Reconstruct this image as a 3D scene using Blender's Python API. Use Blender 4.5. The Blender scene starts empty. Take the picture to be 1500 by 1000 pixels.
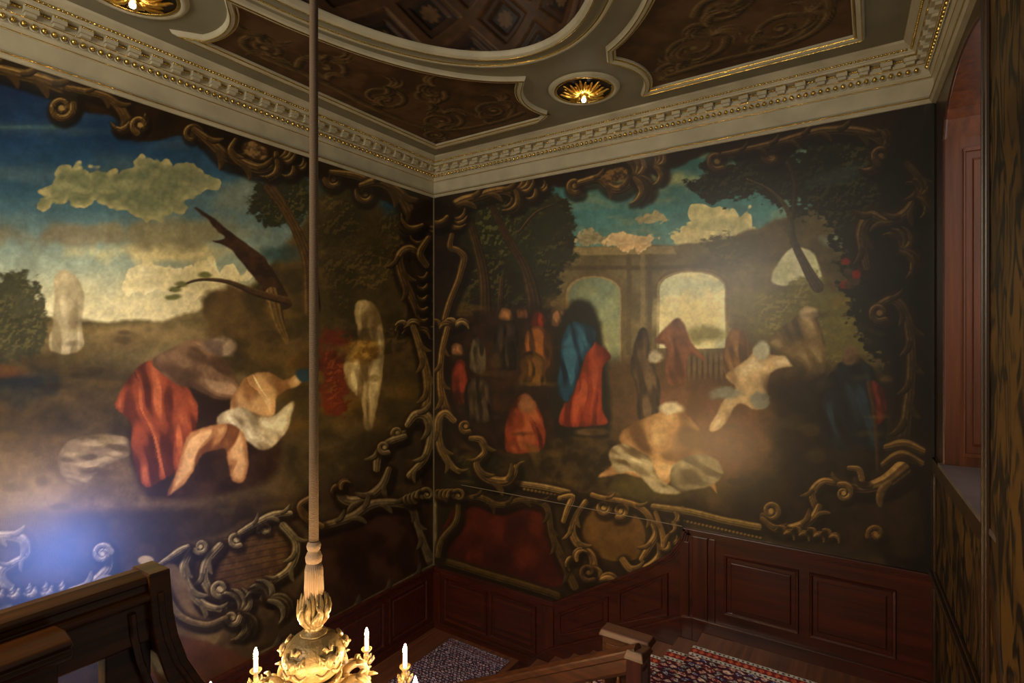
import bpy, bmesh, math, random
import numpy as np
from mathutils import Vector, Matrix
random.seed(4); PI = math.pi
SC = bpy.context.scene
COL = SC.collection
# ---------------------------------------------------------------- geometry frame
FX, FY = (-.552, .834), None
F = (-.552, .834); R = (.834, .552); CAM = (5.51, -6.19); FL = 799.0; CX, CY = 750., 498.
ZC = 2.655           # ceiling
ZL = -3.375          # ledge (mural bottom)
ZD = -2.10           # upper dado top
ZU, ZW = -3.20, -4.28  # upper / lower landing
def proj(x, y, z):
    rx, ry = x-CAM[0], y-CAM[1]; d = rx*F[0]+ry*F[1]
    return CX+FL*(rx*R[0]+ry*R[1])/d, CY-FL*z/d
def winx(y): return 5.98-.04*y
# ---------------------------------------------------------------- object helpers
def tag(o, label=None, cat=None, group=None, kind=None):
    if label: o['label'] = label
    if cat: o['category'] = cat
    if group: o['group'] = group
    if kind: o['kind'] = kind
    return o
def empty(name, loc=(0, 0, 0), label=None, cat=None, group=None, kind=None):
    o = bpy.data.objects.new(name, None); COL.objects.link(o); o.location = loc; o.empty_display_size = .1
    return tag(o, label, cat, group, kind)
class MB:
    def __init__(s): s.v = []; s.f = []
    def add(s, vs, fs):
        n = len(s.v); s.v += [tuple(v) for v in vs]; s.f += [tuple(i+n for i in f) for f in fs]; return s
    def box(s, x0, x1, y0, y1, z0, z1):
        vs = [(x, y, z) for x in (x0, x1) for y in (y0, y1) for z in (z0, z1)]
        return s.add(vs, [(0, 1, 3, 2), (4, 6, 7, 5), (0, 4, 5, 1), (2, 3, 7, 6), (0, 2, 6, 4), (1, 5, 7, 3)])
    def hexa(s, b, t):   # bottom 4, top 4
        return s.add(list(b)+list(t), [(3, 2, 1, 0), (4, 5, 6, 7)]+[(i, (i+1) % 4, 4+(i+1) % 4, 4+i) for i in range(4)])
    def prism(s, poly, fn, a, b):  # poly of 2D pts, fn(u,v,w)->xyz, between w=a and w=b
        n = len(poly); vs = [fn(u, v, a) for u, v in poly]+[fn(u, v, b) for u, v in poly]
        return s.add(vs, [tuple(range(n)), tuple(range(2*n-1, n-1, -1))]+[(i, n+i, n+(i+1) % n, (i+1) % n) for i in range(n)])
    def lathe(s, prof, c=(0, 0, 0), n=24, wob=None):
        vs = []
        for k, (r, z) in enumerate(prof):
            for j in range(n):
                a = 2*PI*j/n; rr = r*(1+(wob(a, k/(len(prof)-1)) if wob else 0))
                vs.append((c[0]+rr*math.cos(a), c[1]+rr*math.sin(a), c[2]+z))
        fs = [(i*n+j, i*n+(j+1) % n, (i+1)*n+(j+1) % n, (i+1)*n+j) for i in range(len(prof)-1) for j in range(n)]
        fs += [tuple(range(n-1, -1, -1)), tuple((len(prof)-1)*n+j for j in range(n))]
        return s.add(vs, fs)
    def tube(s, pts, rad, n=8):
        pts = [Vector(p) for p in pts]; m = len(pts)
        rads = rad if isinstance(rad, (list, tuple)) else [rad]*m
        vs = []; up = Vector((0, 0, 1)); prev = None
        for i, p in enumerate(pts):
            t = (pts[min(i+1, m-1)]-pts[max(i-1, 0)]).normalized()
            if prev is None:
                a = up if abs(t.z) < .9 else Vector((1, 0, 0)); nrm = t.cross(a).normalized()
            else: nrm = (prev-t*prev.dot(t)).normalized()
            prev = nrm; b = t.cross(nrm)
            for j in range(n):
                a = 2*PI*j/n; vs.append(p+(nrm*math.cos(a)+b*math.sin(a))*rads[i])
        fs = [(i*n+j, i*n+(j+1) % n, (i+1)*n+(j+1) % n, (i+1)*n+j) for i in range(m-1) for j in range(n)]
        fs += [tuple(range(n-1, -1, -1)), tuple((m-1)*n+j for j in range(n))]
        return s.add(vs, fs)
    def ball(s, c, r, n=8, m=6, sc=(1, 1, 1)):
        vs = [(c[0], c[1], c[2]+r*sc[2])]
        for i in range(1, m):
            p = PI*i/m
            for j in range(n):
                a = 2*PI*j/n; vs.append((c[0]+r*sc[0]*math.sin(p)*math.cos(a), c[1]+r*sc[1]*math.sin(p)*math.sin(a), c[2]+r*sc[2]*math.cos(p)))
        vs.append((c[0], c[1], c[2]-r*sc[2])); L = len(vs)-1
        fs = [(0, 1+j, 1+(j+1) % n) for j in range(n)]
        for i in range(m-2):
            for j in range(n):
                a = 1+i*n; fs.append((a+j, a+n+j, a+n+(j+1) % n, a+(j+1) % n))
        a = 1+(m-2)*n
        fs += [(L, a+(j+1) % n, a+j) for j in range(n)]
        return s.add(vs, fs)
    def build(s, name, mat, parent=None, smooth=False, bevel=0, recalc=True):
        me = bpy.data.meshes.new(name); me.from_pydata(s.v, [], s.f)
        if recalc:
            b = bmesh.new(); b.from_mesh(me); bmesh.ops.recalc_face_normals(b, faces=b.faces); b.to_mesh(me); b.free()
        me.materials.append(mat)
        if smooth: me.polygons.foreach_set('use_smooth', [True]*len(me.polygons))
        o = bpy.data.objects.new(name, me); COL.objects.link(o)
        if parent:
            o.parent = parent; o.matrix_parent_inverse = Matrix.Translation(-Vector(parent.matrix_basis.translation)) if False else Matrix.Identity(4)
            pl = parent.get('_w', None)
            # meshes are written in world coordinates: undo the parent's world offset
            off = Vector(worldloc(parent)); o.location = -off
        if bevel:
            md = o.modifiers.new('bevel', 'BEVEL'); md.width = bevel; md.segments = 2; md.limit_method = 'ANGLE'
        return o
def worldloc(o):
    l = Vector(o.location)
    while o.parent: o = o.parent; l += Vector(o.location)
    return l
def part(name, mb, mat, parent, **k): return mb.build(name, mat, parent, **k)

def offset_path(path, d, closed):
    n = len(path); out = []
    for i in range(n):
        a = path[i-1] if (i > 0 or closed) else None; c = path[i]; b = path[(i+1) % n] if (i < n-1 or closed) else None
        def nr(p, q):
            dx, dy = q[0]-p[0], q[1]-p[1]; l = math.hypot(dx, dy) or 1; return (dy/l, -dx/l)
        n1 = nr(a, c) if a else None; n2 = nr(c, b) if b else None
        if n1 is None: m = n2; k = 1
        elif n2 is None: m = n1; k = 1
        else:
            mx, my = n1[0]+n2[0], n1[1]+n2[1]; l = math.hypot(mx, my) or 1e-6; m = (mx/l, my/l)
            k = min(1/max(.25, m[0]*n1[0]+m[1]*n1[1]), 3)
        out.append((c[0]+m[0]*d*k, c[1]+m[1]*d*k))
    return out
def sweep(mb, path, prof, closed=False, cap=False):
    """prof: (offset to the right of travel, z)"""
    rows = [[(x, y, z) for x, y in offset_path(path, d, closed)] for d, z in prof]
    n = len(path); vs = [v for r in rows for v in r]; fs = []
    for i in range(len(prof)-1):
        for j in range(n if closed else n-1):
            k = (j+1) % n; fs.append((i*n+j, i*n+k, (i+1)*n+k, (i+1)*n+j))
    if cap: fs += [tuple(i*n for i in range(len(prof))), tuple(i*n+n-1 for i in range(len(prof)))]
    return mb.add(vs, fs)
# ---------------------------------------------------------------- materials
def nodes(name):
    m = bpy.data.materials.new(name); m.use_nodes = True; nt = m.node_tree; b = nt.nodes['Principled BSDF']; return m, nt, b
def lin(c):
    return tuple(((x/12.92) if x <= .04045 else ((x+.055)/1.055)**2.4) for x in c[:3])+(1,)
def plain(name, c, rough=.5, metal=0, bump=0, bscale=40, var=0, spec=.5, emit=None, es=0):
    m, nt, b = nodes(name); b.inputs['Base Color'].default_value = lin(c); b.inputs['Roughness'].default_value = rough
    b.inputs['Metallic'].default_value = metal; b.inputs['Specular IOR Level'].default_value = spec
    tc = nt.nodes.new('ShaderNodeTexCoord')
    if var:
        no = nt.nodes.new('ShaderNodeTexNoise'); no.inputs['Scale'].default_value = 3.5; no.inputs['Detail'].default_value = 6
        cr = nt.nodes.new('ShaderNodeValToRGB'); e = cr.color_ramp.elements
        e[0].position = .3; e[1].position = .7; e[0].color = lin([x*(1-var) for x in c]); e[1].color = lin([min(1, x*(1+var*.6)) for x in c])
        nt.links.new(tc.outputs['Object'], no.inputs['Vector']); nt.links.new(no.outputs['Fac'], cr.inputs['Fac']); nt.links.new(cr.outputs['Color'], b.inputs['Base Color'])
    if bump:
        n2 = nt.nodes.new('ShaderNodeTexNoise'); n2.inputs['Scale'].default_value = bscale; n2.inputs['Detail'].default_value = 4
        bp = nt.nodes.new('ShaderNodeBump'); bp.inputs['Strength'].default_value = bump; bp.inputs['Distance'].default_value = .01
        nt.links.new(tc.outputs['Object'], n2.inputs['Vector']); nt.links.new(n2.outputs['Fac'], bp.inputs['Height']); nt.links.new(bp.outputs['Normal'], b.inputs['Normal'])
    if emit: b.inputs['Emission Color'].default_value = (*emit, 1); b.inputs['Emission Strength'].default_value = es
    return m
def wood(name, dark, light, axis='z', rough=.28, scale=1., contrast=(.35, .7), dist=0, coat=.3):
    m, nt, b = nodes(name); L = nt.links
    tc = nt.nodes.new('ShaderNodeTexCoord'); mp = nt.nodes.new('ShaderNodeMapping')
    s = {'x': (.6, 14, 14), 'y': (14, .6, 14), 'z': (14, 14, .6), 'w': (5, 5, 1.2)}[axis]; mp.inputs['Scale'].default_value = [q*scale for q in s]
    no = nt.nodes.new('ShaderNodeTexNoise'); no.inputs['Scale'].default_value = 1.2; no.inputs['Detail'].default_value = 8; no.inputs['Roughness'].default_value = .65; no.inputs['Distortion'].default_value = dist
    cr = nt.nodes.new('ShaderNodeValToRGB'); e = cr.color_ramp.elements; e[0].position, e[1].position = contrast; e[0].color = lin(dark); e[1].color = lin(light)
    bp = nt.nodes.new('ShaderNodeBump'); bp.inputs['Strength'].default_value = .25; bp.inputs['Distance'].default_value = .004
    L.new(tc.outputs['Object'], mp.inputs['Vector']); L.new(mp.outputs['Vector'], no.inputs['Vector']); L.new(no.outputs['Fac'], cr.inputs['Fac']); L.new(cr.outputs['Color'], b.inputs['Base Color'])
    L.new(no.outputs['Fac'], bp.inputs['Height']); L.new(bp.outputs['Normal'], b.inputs['Normal'])
    b.inputs['Roughness'].default_value = rough; b.inputs['Coat Weight'].default_value = coat; b.inputs['Coat Roughness'].default_value = .25
    return m
def painted(name, rough=.38, weave=260, bump=.25, spec=.5, coat=0, cr=.3, gain=1.):
    m, nt, b = nodes(name); L = nt.links
    at = nt.nodes.new('ShaderNodeAttribute'); at.attribute_name = 'paint'
    tc = nt.nodes.new('ShaderNodeTexCoord')
    no = nt.nodes.new('ShaderNodeTexNoise'); no.inputs['Scale'].default_value = 9; no.inputs['Detail'].default_value = 7
    mx = nt.nodes.new('ShaderNodeMix'); mx.data_type = 'RGBA'; mx.blend_type = 'OVERLAY'; mx.inputs['Factor'].default_value = .22
    L.new(at.outputs['Color'], mx.inputs[6]); L.new(no.outputs['Fac'], mx.inputs[7]); L.new(mx.outputs[2], b.inputs['Base Color'])
    mp = nt.nodes.new('ShaderNodeMapping'); mp.inputs['Scale'].default_value = (.12, .12, 1)
    n2 = nt.nodes.new('ShaderNodeTexNoise'); n2.inputs['Scale'].default_value = weave; n2.inputs['Detail'].default_value = 2
    mp2 = nt.nodes.new('ShaderNodeMapping'); mp2.inputs['Scale'].default_value = (1, 1, .1)
    n3 = nt.nodes.new('ShaderNodeTexNoise'); n3.inputs['Scale'].default_value = weave; n3.inputs['Detail'].default_value = 2
    ad = nt.nodes.new('ShaderNodeMath'); ad.operation = 'ADD'
    bp = nt.nodes.new('ShaderNodeBump'); bp.inputs['Strength'].default_value = bump; bp.inputs['Distance'].default_value = .003
    L.new(tc.outputs['Object'], no.inputs['Vector']); L.new(tc.outputs['Object'], mp.inputs['Vector']); L.new(tc.outputs['Object'], mp2.inputs['Vector'])
    L.new(mp.outputs['Vector'], n2.inputs['Vector']); L.new(mp2.outputs['Vector'], n3.inputs['Vector'])
    L.new(n2.outputs['Fac'], ad.inputs[0]); L.new(n3.outputs['Fac'], ad.inputs[1]); L.new(ad.outputs[0], bp.inputs['Height']); L.new(bp.outputs['Normal'], b.inputs['Normal'])
    b.inputs['Roughness'].default_value = rough; b.inputs['Specular IOR Level'].default_value = spec
    b.inputs['Coat Weight'].default_value = coat; b.inputs['Coat Roughness'].default_value = cr
    return m
M = {}
M['canvas'] = painted('varnished_canvas', rough=.5, spec=.22, coat=.55, cr=.29, bump=.4)
M['ceil_canvas'] = painted('ceiling_canvas', rough=.6, bump=.1, spec=.3)
M['dome'] = painted('dome_paint', rough=.6, bump=.05, spec=.3)
M['carpet'] = painted('wool_carpet', rough=.95, weave=300, bump=.8, spec=.1)
M['cream'] = plain('stone_paint', (.665, .64, .555), .55, var=.08, bump=.08)
M['ceiling'] = plain('ceiling_paint', (.47, .455, .385), .7, var=.06)
M['gold'] = plain('gilding', (.82, .70, .38), .22, 1, bump=.3, bscale=120)
M['gold_leaf'] = plain('carved_gilding', (.98, .78, .36), .3, 1, bump=.6, bscale=60)
M['gilt_wood'] = plain('gilded_carved_wood', (.60, .50, .33), .36, .25, bump=.5, bscale=50, var=.18)
M['mahog'] = wood('red_mahogany', (.17, .06, .03), (.29, .11, .05), 'x', rough=.33)
M['mahog_z'] = wood('red_mahogany_upright', (.17, .06, .03), (.31, .12, .055), 'z', rough=.33)
M['jamb'] = wood('reddish_pine', (.26, .12, .035), (.40, .20, .06), 'z', rough=.45, coat=.05)
def figured():
    m, nt, b = nodes('figured_grained_oak'); L = nt.links
    tc = nt.nodes.new('ShaderNodeTexCoord'); mp = nt.nodes.new('ShaderNodeMapping'); mp.inputs['Scale'].default_value = (3.4, 3.4, 1.3)
    no = nt.nodes.new('ShaderNodeTexNoise'); no.inputs['Scale'].default_value = 1.3; no.inputs['Detail'].default_value = 3; no.inputs['Distortion'].default_value = .8
    mu = nt.nodes.new('ShaderNodeMath'); mu.operation = 'MULTIPLY'; mu.inputs[1].default_value = 30
    si = nt.nodes.new('ShaderNodeMath'); si.operation = 'SINE'
    cr = nt.nodes.new('ShaderNodeValToRGB'); e = cr.color_ramp.elements; e[0].position = .1; e[0].color = lin((.06, .04, .02)); e[1].position = .75; e[1].color = lin((.36, .26, .10))
    n2 = nt.nodes.new('ShaderNodeTexNoise'); n2.inputs['Scale'].default_value = 1.6; c2 = nt.nodes.new('ShaderNodeValToRGB'); f = c2.color_ramp.elements; f[0].position = .4; f[1].position = .6; f[0].color = lin((.16, .085, .035)); f[1].color = (1, 1, 1, 1)
    ml = nt.nodes.new('ShaderNodeMapRange'); ml.inputs[1].default_value = -1; ml.inputs[2].default_value = 1
    mx = nt.nodes.new('ShaderNodeMix'); mx.data_type = 'RGBA'; mx.blend_type = 'MULTIPLY'; mx.inputs['Factor'].default_value = .5
    L.new(tc.outputs['Object'], mp.inputs['Vector']); L.new(mp.outputs['Vector'], no.inputs['Vector']); L.new(no.outputs['Fac'], mu.inputs[0]); L.new(mu.outputs[0], si.inputs[0]); L.new(si.outputs[0], ml.inputs[0]); L.new(ml.outputs[0], cr.inputs['Fac'])
    L.new(tc.outputs['Object'], n2.inputs['Vector']); L.new(n2.outputs['Fac'], c2.inputs['Fac']); L.new(cr.outputs['Color'], mx.inputs[6]); L.new(c2.outputs['Color'], mx.inputs[7]); L.new(mx.outputs[2], b.inputs['Base Color'])
    b.inputs['Roughness'].default_value = .5; return m
M['oak_dark'] = figured()
M['oak_frame'] = wood('dark_oak_frame', (.14, .08, .03), (.24, .14, .05), 'z', rough=.4)
M['rail_dark'] = wood('black_walnut', (.17, .085, .025), (.40, .22, .07), 'y', rough=.28, scale=1.6, coat=.2)
M['rail'] = wood('polished_rail', (.20, .10, .04), (.36, .19, .07), 'x', rough=.5, scale=1.5, coat=0)
M['tread'] = wood('stained_oak_tread', (.27, .15, .09), (.44, .25, .15), 'y', rough=.45)
M['stone'] = plain('slate_sill', (.42, .38, .38), .3, var=.15, bump=.1)
M['dark'] = plain('dark_brown_paint', (.12, .08, .05), .6, var=.1)  # plain dark brown for wall shell, canvas edges and rosette backing
M['rope'] = plain('pale_rope', (.66, .55, .45), .8, bump=.4, bscale=90)
M['wax'] = plain('candle_sleeve', (.95, .9, .78), .5, emit=(1, .72, .38), es=3)
M['flame'] = plain('lit_bulb', (1, .9, .7), .3, emit=(1, .66, .30), es=1800)
M['led'] = plain('white_bulb', (1, 1, 1), .3, emit=(1, .85, .65), es=25)
M['glass'] = plain('window_glass', (.5, .56, .62), .08, spec=.6)
# rope ribs
def rope_mat():
    m, nt, b = nodes('twisted_rope'); L = nt.links
    tc = nt.nodes.new('ShaderNodeTexCoord'); wv = nt.nodes.new('ShaderNodeTexWave'); wv.bands_direction = 'Z'; wv.inputs['Scale'].default_value = 42; wv.inputs['Distortion'].default_value = .6
    cr = nt.nodes.new('ShaderNodeValToRGB'); e = cr.color_ramp.elements; e[0].color = lin((.38, .30, .23)); e[1].color = lin((.52, .43, .34))
    bp = nt.nodes.new('ShaderNodeBump'); bp.inputs['Strength'].default_value = .8; bp.inputs['Distance'].default_value = .006
    L.new(tc.outputs['Object'], wv.inputs['Vector']); L.new(wv.outputs['Fac'], cr.inputs['Fac']); L.new(cr.outputs['Color'], b.inputs['Base Color'])
    L.new(wv.outputs['Fac'], bp.inputs['Height']); L.new(bp.outputs['Normal'], b.inputs['Normal']); b.inputs['Roughness'].default_value = .8
    return m
M['ropew'] = rope_mat()
# ---------------------------------------------------------------- brushwork (colour of the paint itself)
def vnoise(x, y, seed):
    rng = np.random.RandomState(seed); g = rng.rand(257, 257).astype(np.float32)
    xi = np.floor(x).astype(np.int32); yi = np.floor(y).astype(np.int32); fx = x-xi; fy = y-yi
    fx = fx*fx*(3-2*fx); fy = fy*fy*(3-2*fy); xi &= 255; yi &= 255
    return (g[yi, xi]*(1-fx)+g[yi, xi+1]*fx)*(1-fy)+(g[yi+1, xi]*(1-fx)+g[yi+1, xi+1]*fx)*fy
def fbm(x, y, s, o=4, seed=0, gain=.5):
    v = np.zeros_like(x); a = 1; t = 0
    for k in range(o):
        v += a*vnoise(x*(2**k)/s+31.7*k, y*(2**k)/s+17.3*k, seed+k); t += a; a *= gain
    return v/t
def sst(a, b, x):
    t = np.clip((x-a)/(b-a), 0, 1); return t*t*(3-2*t)
def catmull(P, k=8, closed=False):
    P = [tuple(p) for p in P]
    if len(P) < 3: return P
    Q = ([P[-1]]+P+[P[0], P[1]]) if closed else ([P[0]]+P+[P[-1]])
    out = []; m = len(P) if closed else len(P)-1
    for i in range(m):
        p0, p1, p2, p3 = Q[i:i+4]
        for j in range(k):
            t = j/k
            out.append(tuple(.5*((2*b)+(-a+c)*t+(2*a-5*b+4*c-d)*t*t+(-a+3*b-3*c+d)*t**3) for a, b, c, d in zip(p0, p1, p2, p3)))
    if not closed: out.append(P[-1])
    return out
class Canvas:
    def __init__(s, x, y):
        s.x = x.astype(np.float32); s.y = y.astype(np.float32); s.c = np.zeros((x.size, 3), np.float32)
        s.nx = fbm(s.x, s.y, 26, 4, 5)-.5; s.ny = fbm(s.x, s.y, 26, 4, 15)-.5; s.gr = fbm(s.x, s.y, 5, 3, 25)
    def mix(s, col, m, idx=None):
        col = np.asarray(col, np.float32)
        if idx is None: s.c += (col-s.c)*m[:, None]
        else: s.c[idx] += (col-s.c[idx])*m[:, None]
    def bb(s, x0, x1, y0, y1): return np.nonzero((s.x > x0) & (s.x < x1) & (s.y > y0) & (s.y < y1))[0]
    def sdf(s, P, idx, warp):
        x = s.x[idx]+s.nx[idx]*warp*2; y = s.y[idx]+s.ny[idx]*warp*2
        d = np.full(x.shape, 1e9, np.float32); ins = np.zeros(x.shape, bool); n = len(P)
        for i in range(n):
            (ax, ay), (bx, by) = P[i], P[(i+1) % n]
            ex, ey = bx-ax, by-ay; l = ex*ex+ey*ey+1e-9
            t = np.clip(((x-ax)*ex+(y-ay)*ey)/l, 0, 1); d = np.minimum(d, (x-ax-t*ex)**2+(y-ay-t*ey)**2)
            c = ((ay > y) != (by > y)) & (x < (bx-ax)*(y-ay)/((by-ay) or 1e-9)+ax); ins ^= c
        d = np.sqrt(d); return np.where(ins, -d, d)
    def poly(s, P, col, col2=None, warp=6, soft=3, op=1., smooth=True, nz=0, ns=30, seed=3):
        if smooth: P = catmull(P, 5, True)
        xs = [p[0] for p in P]; ys = [p[1] for p in P]; g = soft+warp+4
        idx = s.bb(min(xs)-g, max(xs)+g, min(ys)-g, max(ys)+g)
        if not idx.size: return
        m = sst(soft, -soft, s.sdf(P, idx, warp))*op
        col = np.asarray(col, np.float32)
        if col2 is not None:
            t = sst(.3, .7, fbm(s.x[idx], s.y[idx], ns, 5, seed))[:, None]; col = col*(1-t)+np.asarray(col2, np.float32)*t
        s.mix(col, m, idx)
    def ell(s, cx, cy, rx, ry, col, soft=.35, op=1., warp=.25, rot=0, col2=None, ns=20, seed=7):
        q = max(rx, ry)*1.7; idx = s.bb(cx-q, cx+q, cy-q, cy+q)
        if not idx.size: return
        dx = s.x[idx]-cx; dy = s.y[idx]-cy; c, n = math.cos(rot), math.sin(rot)
        u = (dx*c+dy*n)/rx; v = (-dx*n+dy*c)/ry; r = np.sqrt(u*u+v*v)+(s.nx[idx]+s.ny[idx])*warp*2
        col = np.asarray(col, np.float32)
        if col2 is not None:
            t = sst(.35, .65, fbm(s.x[idx], s.y[idx], ns, 4, seed))[:, None]; col = col*(1-t)+np.asarray(col2, np.float32)*t
        s.mix(col, sst(1+soft, 1-soft, r)*op, idx)
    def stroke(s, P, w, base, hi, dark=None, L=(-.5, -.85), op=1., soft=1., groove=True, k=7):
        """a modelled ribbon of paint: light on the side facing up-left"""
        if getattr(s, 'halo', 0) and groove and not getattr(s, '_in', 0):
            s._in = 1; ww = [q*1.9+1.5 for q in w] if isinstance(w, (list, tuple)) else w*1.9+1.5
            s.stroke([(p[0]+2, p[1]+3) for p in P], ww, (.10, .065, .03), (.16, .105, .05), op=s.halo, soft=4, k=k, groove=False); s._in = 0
        P3 = [(p[0], p[1], (w[i] if isinstance(w, (list, tuple)) else w)) for i, p in enumerate(P)]
        Q = catmull(P3, k); wm = max(q[2] for q in Q)+3
        xs = [p[0] for p in Q]; ys = [p[1] for p in Q]
        idx = s.bb(min(xs)-wm, max(xs)+wm, min(ys)-wm, max(ys)+wm)
        if not idx.size: return
        x = s.x[idx]+s.nx[idx]*1.5; y = s.y[idx]+s.ny[idx]*1.5
        best = np.full(x.shape, 1e9, np.float32); off = np.zeros_like(x); W = np.ones_like(x); lam = np.zeros_like(x)
        for i in range(len(Q)-1):
            ax, ay, aw = Q[i]; bx, by, bw = Q[i+1]; ex, ey = bx-ax, by-ay; l = math.hypot(ex, ey)+1e-6
            t = np.clip(((x-ax)*ex+(y-ay)*ey)/(l*l), 0, 1); dx = x-ax-t*ex; dy = y-ay-t*ey; d = np.sqrt(dx*dx+dy*dy)
            ww = aw+(bw-aw)*t; r = d/np.maximum(ww, .3); b = r < best
            best = np.where(b, r, best); nx_, ny_ = ey/l, -ex/l
            sg = dx*nx_+dy*ny_; off = np.where(b, sg/np.maximum(ww, .3), off); lam = np.where(b, nx_*L[0]+ny_*L[1], lam); W = np.where(b, ww, W)
        m = sst(1+soft/np.maximum(W, 1), 1-soft/np.maximum(W, 1), best)*op
        sh = off*lam
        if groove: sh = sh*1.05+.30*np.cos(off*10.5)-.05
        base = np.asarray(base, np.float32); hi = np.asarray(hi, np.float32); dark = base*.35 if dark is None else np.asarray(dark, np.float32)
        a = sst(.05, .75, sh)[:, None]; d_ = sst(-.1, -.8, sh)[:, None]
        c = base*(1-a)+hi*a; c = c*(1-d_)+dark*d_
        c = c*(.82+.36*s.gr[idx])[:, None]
        s.mix(c, m, idx)
        if getattr(s, 'halo', 0) and groove and not getattr(s, '_in', 0) and len(P) > 3 and wm > 9:
            s._in = 1; acc = 0; sd = 1
            for i in range(1, len(Q)-1):
                acc += math.hypot(Q[i][0]-Q[i-1][0], Q[i][1]-Q[i-1][1])
                if acc > 21:
                    acc = 0; sd = -sd; a0 = math.atan2(Q[i+1][1]-Q[i-1][1], Q[i+1][0]-Q[i-1][0]); ww = Q[i][2]
                    x0 = Q[i][0]-math.sin(a0)*sd*ww*.35; y0 = Q[i][1]+math.cos(a0)*sd*ww*.35; L_ = ww*2.2+5
                    pts = [(x0+L_*t*math.cos(a0+sd*(.12+.55*t)), y0+L_*t*math.sin(a0+sd*(.12+.55*t))) for t in (0, .35, .75, 1)]
                    s.stroke(pts, [ww*.5, ww*.62, ww*.5, ww*.25], base*.8, base*.45+hi*.5, k=3, groove=False)
            s._in = 0
    def volute(s, cx, cy, r, turns, a0, w, base, hi, sgn=1, **k):
        n = int(turns*10); P = []; W = []
        for i in range(n+1):
            t = i/n; rr = r*(1-t)**.9+1.2; a = a0+sgn*2*PI*turns*t; P.append((cx+rr*math.cos(a), cy+rr*math.sin(a))); W.append(max(w*(1-.65*t), 1.1))
        s.stroke(P, W, base, hi, k=3, **k); s.ell(cx, cy, w*.7, w*.7, hi, warp=.05)
    def leaf(s, x, y, a, l, w, base, hi, curl=.6, n=3):
        l *= .85; w *= .72; n += 1
        for i in range(n):
            b = a+(i-(n-1)/2)*.42; q = curl*1.7*(1 if i >= n/2 else -1)
            P = [(x+l*t*math.cos(b+q*t*t), y+l*t*math.sin(b+q*t*t)) for t in (0, .3, .6, .85, 1)]
            s.stroke(P, [w*.7, w, w*.9, w*.6, 1], base, hi, k=3)
    def drape(s, P, col, dk, hi, ang, sc=16, warp=4, seed=9, op=1.):
        """cloth or rock mass with folds running along ang"""
        P = catmull(P, 5, True); xs = [p[0] for p in P]; ys = [p[1] for p in P]; g = warp+8
        idx = s.bb(min(xs)-g, max(xs)+g, min(ys)-g, max(ys)+g)
        if not idx.size: return
        d = s.sdf(P, idx, warp); m = sst(2.2, -2.2, d)*op
        x, y = s.x[idx], s.y[idx]; c, n = math.cos(ang), math.sin(ang)
        u = x*c+y*n; v = -x*n+y*c
        q = fbm(u*.35, v+14*fbm(x, y, sc*2.2, 2, seed+50), sc*1.3, 2, seed)
        rl = s.relief(idx, sc*1.6, ang, .28, seed, 2); t = np.clip(.25*sst(.3, .7, q)+.85*sst(.2, .8, rl), 0, 1)
        ed = sst(2, -10, d); sh = t*(.5+.5*ed)
        lo = sst(.5, 0, sh)[:, None]*.9; hh = sst(.55, 1, sh)[:, None]
        col = np.asarray(col, np.float32); cc = col*(1-lo)+np.asarray(dk, np.float32)*lo; cc = cc*(1-hh)+np.asarray(hi, np.float32)*hh
        s.mix(cc, m, idx)
    def foliage(s, P, col, hi, warp=16, soft=5, sc=9, op=.95, seed=11, gaps=.35):
        P = catmull(P, 5, True); xs = [p[0] for p in P]; ys = [p[1] for p in P]; g = warp+8
        idx = s.bb(min(xs)-g, max(xs)+g, min(ys)-g, max(ys)+g)
        if not idx.size: return
        x, y = s.x[idx], s.y[idx]; d = s.sdf(P, idx, warp); n = fbm(x, y*1.5, sc, 4, seed)
        m = sst(soft, -soft, d+(n-.5)*40*gaps*2)*op
        t = (sst(.5, .95, s.relief(idx, sc*.8, None, .4, seed+7))*sst(.35, .6, fbm(x, y, sc*5, 2, seed+3)))[:, None]*sst(0, -14, d)[:, None]
        cc = np.asarray(col, np.float32)*(1-t)+np.asarray(hi, np.float32)*t
        s.mix(cc, m, idx)
    def relief(s, idx, sc, ang=None, str_=.35, seed=3, o=4):
        x, y = s.x[idx], s.y[idx]
        if ang is None: a = fbm(x, y, sc, o, seed); b_ = fbm(x+str_*sc*.5, y+str_*sc, sc, o, seed)
        else:
            c, n = math.cos(ang), math.sin(ang); f = lambda X, Y: fbm((X*c+Y*n)*.3, -X*n+Y*c+sc*.9*fbm(X, Y, sc*2.5, 2, seed+9), sc, o, seed)
            a = f(x, y); b_ = f(x+str_*sc*.7, y+str_*sc*.7)
        return np.clip((a-b_)*4+.5, 0, 1)
    def cloud(s, cx, cy, rx, ry, lit, shade, seed=1, n=9, op=.95):
        rng = random.Random(seed); k = 14
        P = [(cx+rx*(1+rng.uniform(-.2, .2))*math.cos(2*PI*i/k), cy+ry*(1+rng.uniform(-.25, .25))*math.sin(2*PI*i/k)*(1 if i > k/2 else .6)) for i in range(k)]
        s.cloudp(P, lit, shade, seed, max(12, ry*.9), op)
    def cloudp(s, P, lit, shade, seed=1, sc=26, op=.95):
        P = catmull(P, 4, True); xs = [p[0] for p in P]; ys = [p[1] for p in P]; g = 24
        idx = s.bb(min(xs)-g, max(xs)+g, min(ys)-g, max(ys)+g)
        if not idx.size: return
        x, y = s.x[idx], s.y[idx]; d = s.sdf(P, idx, 3); bil = np.abs(fbm(x, y, sc, 3, seed)-.5)*2
        d = d-(bil-.22)*sc*.95; m = sst(1.2, -1.6, d)*op
        bl = lambda X, Y: np.abs(fbm(X, Y, sc, 3, seed)-.5)*2; r = np.clip((bl(x, y)-bl(x+sc*.09, y+sc*.2))*2.2+.5, 0, 1); top = sst(-3, -14, d)
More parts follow.
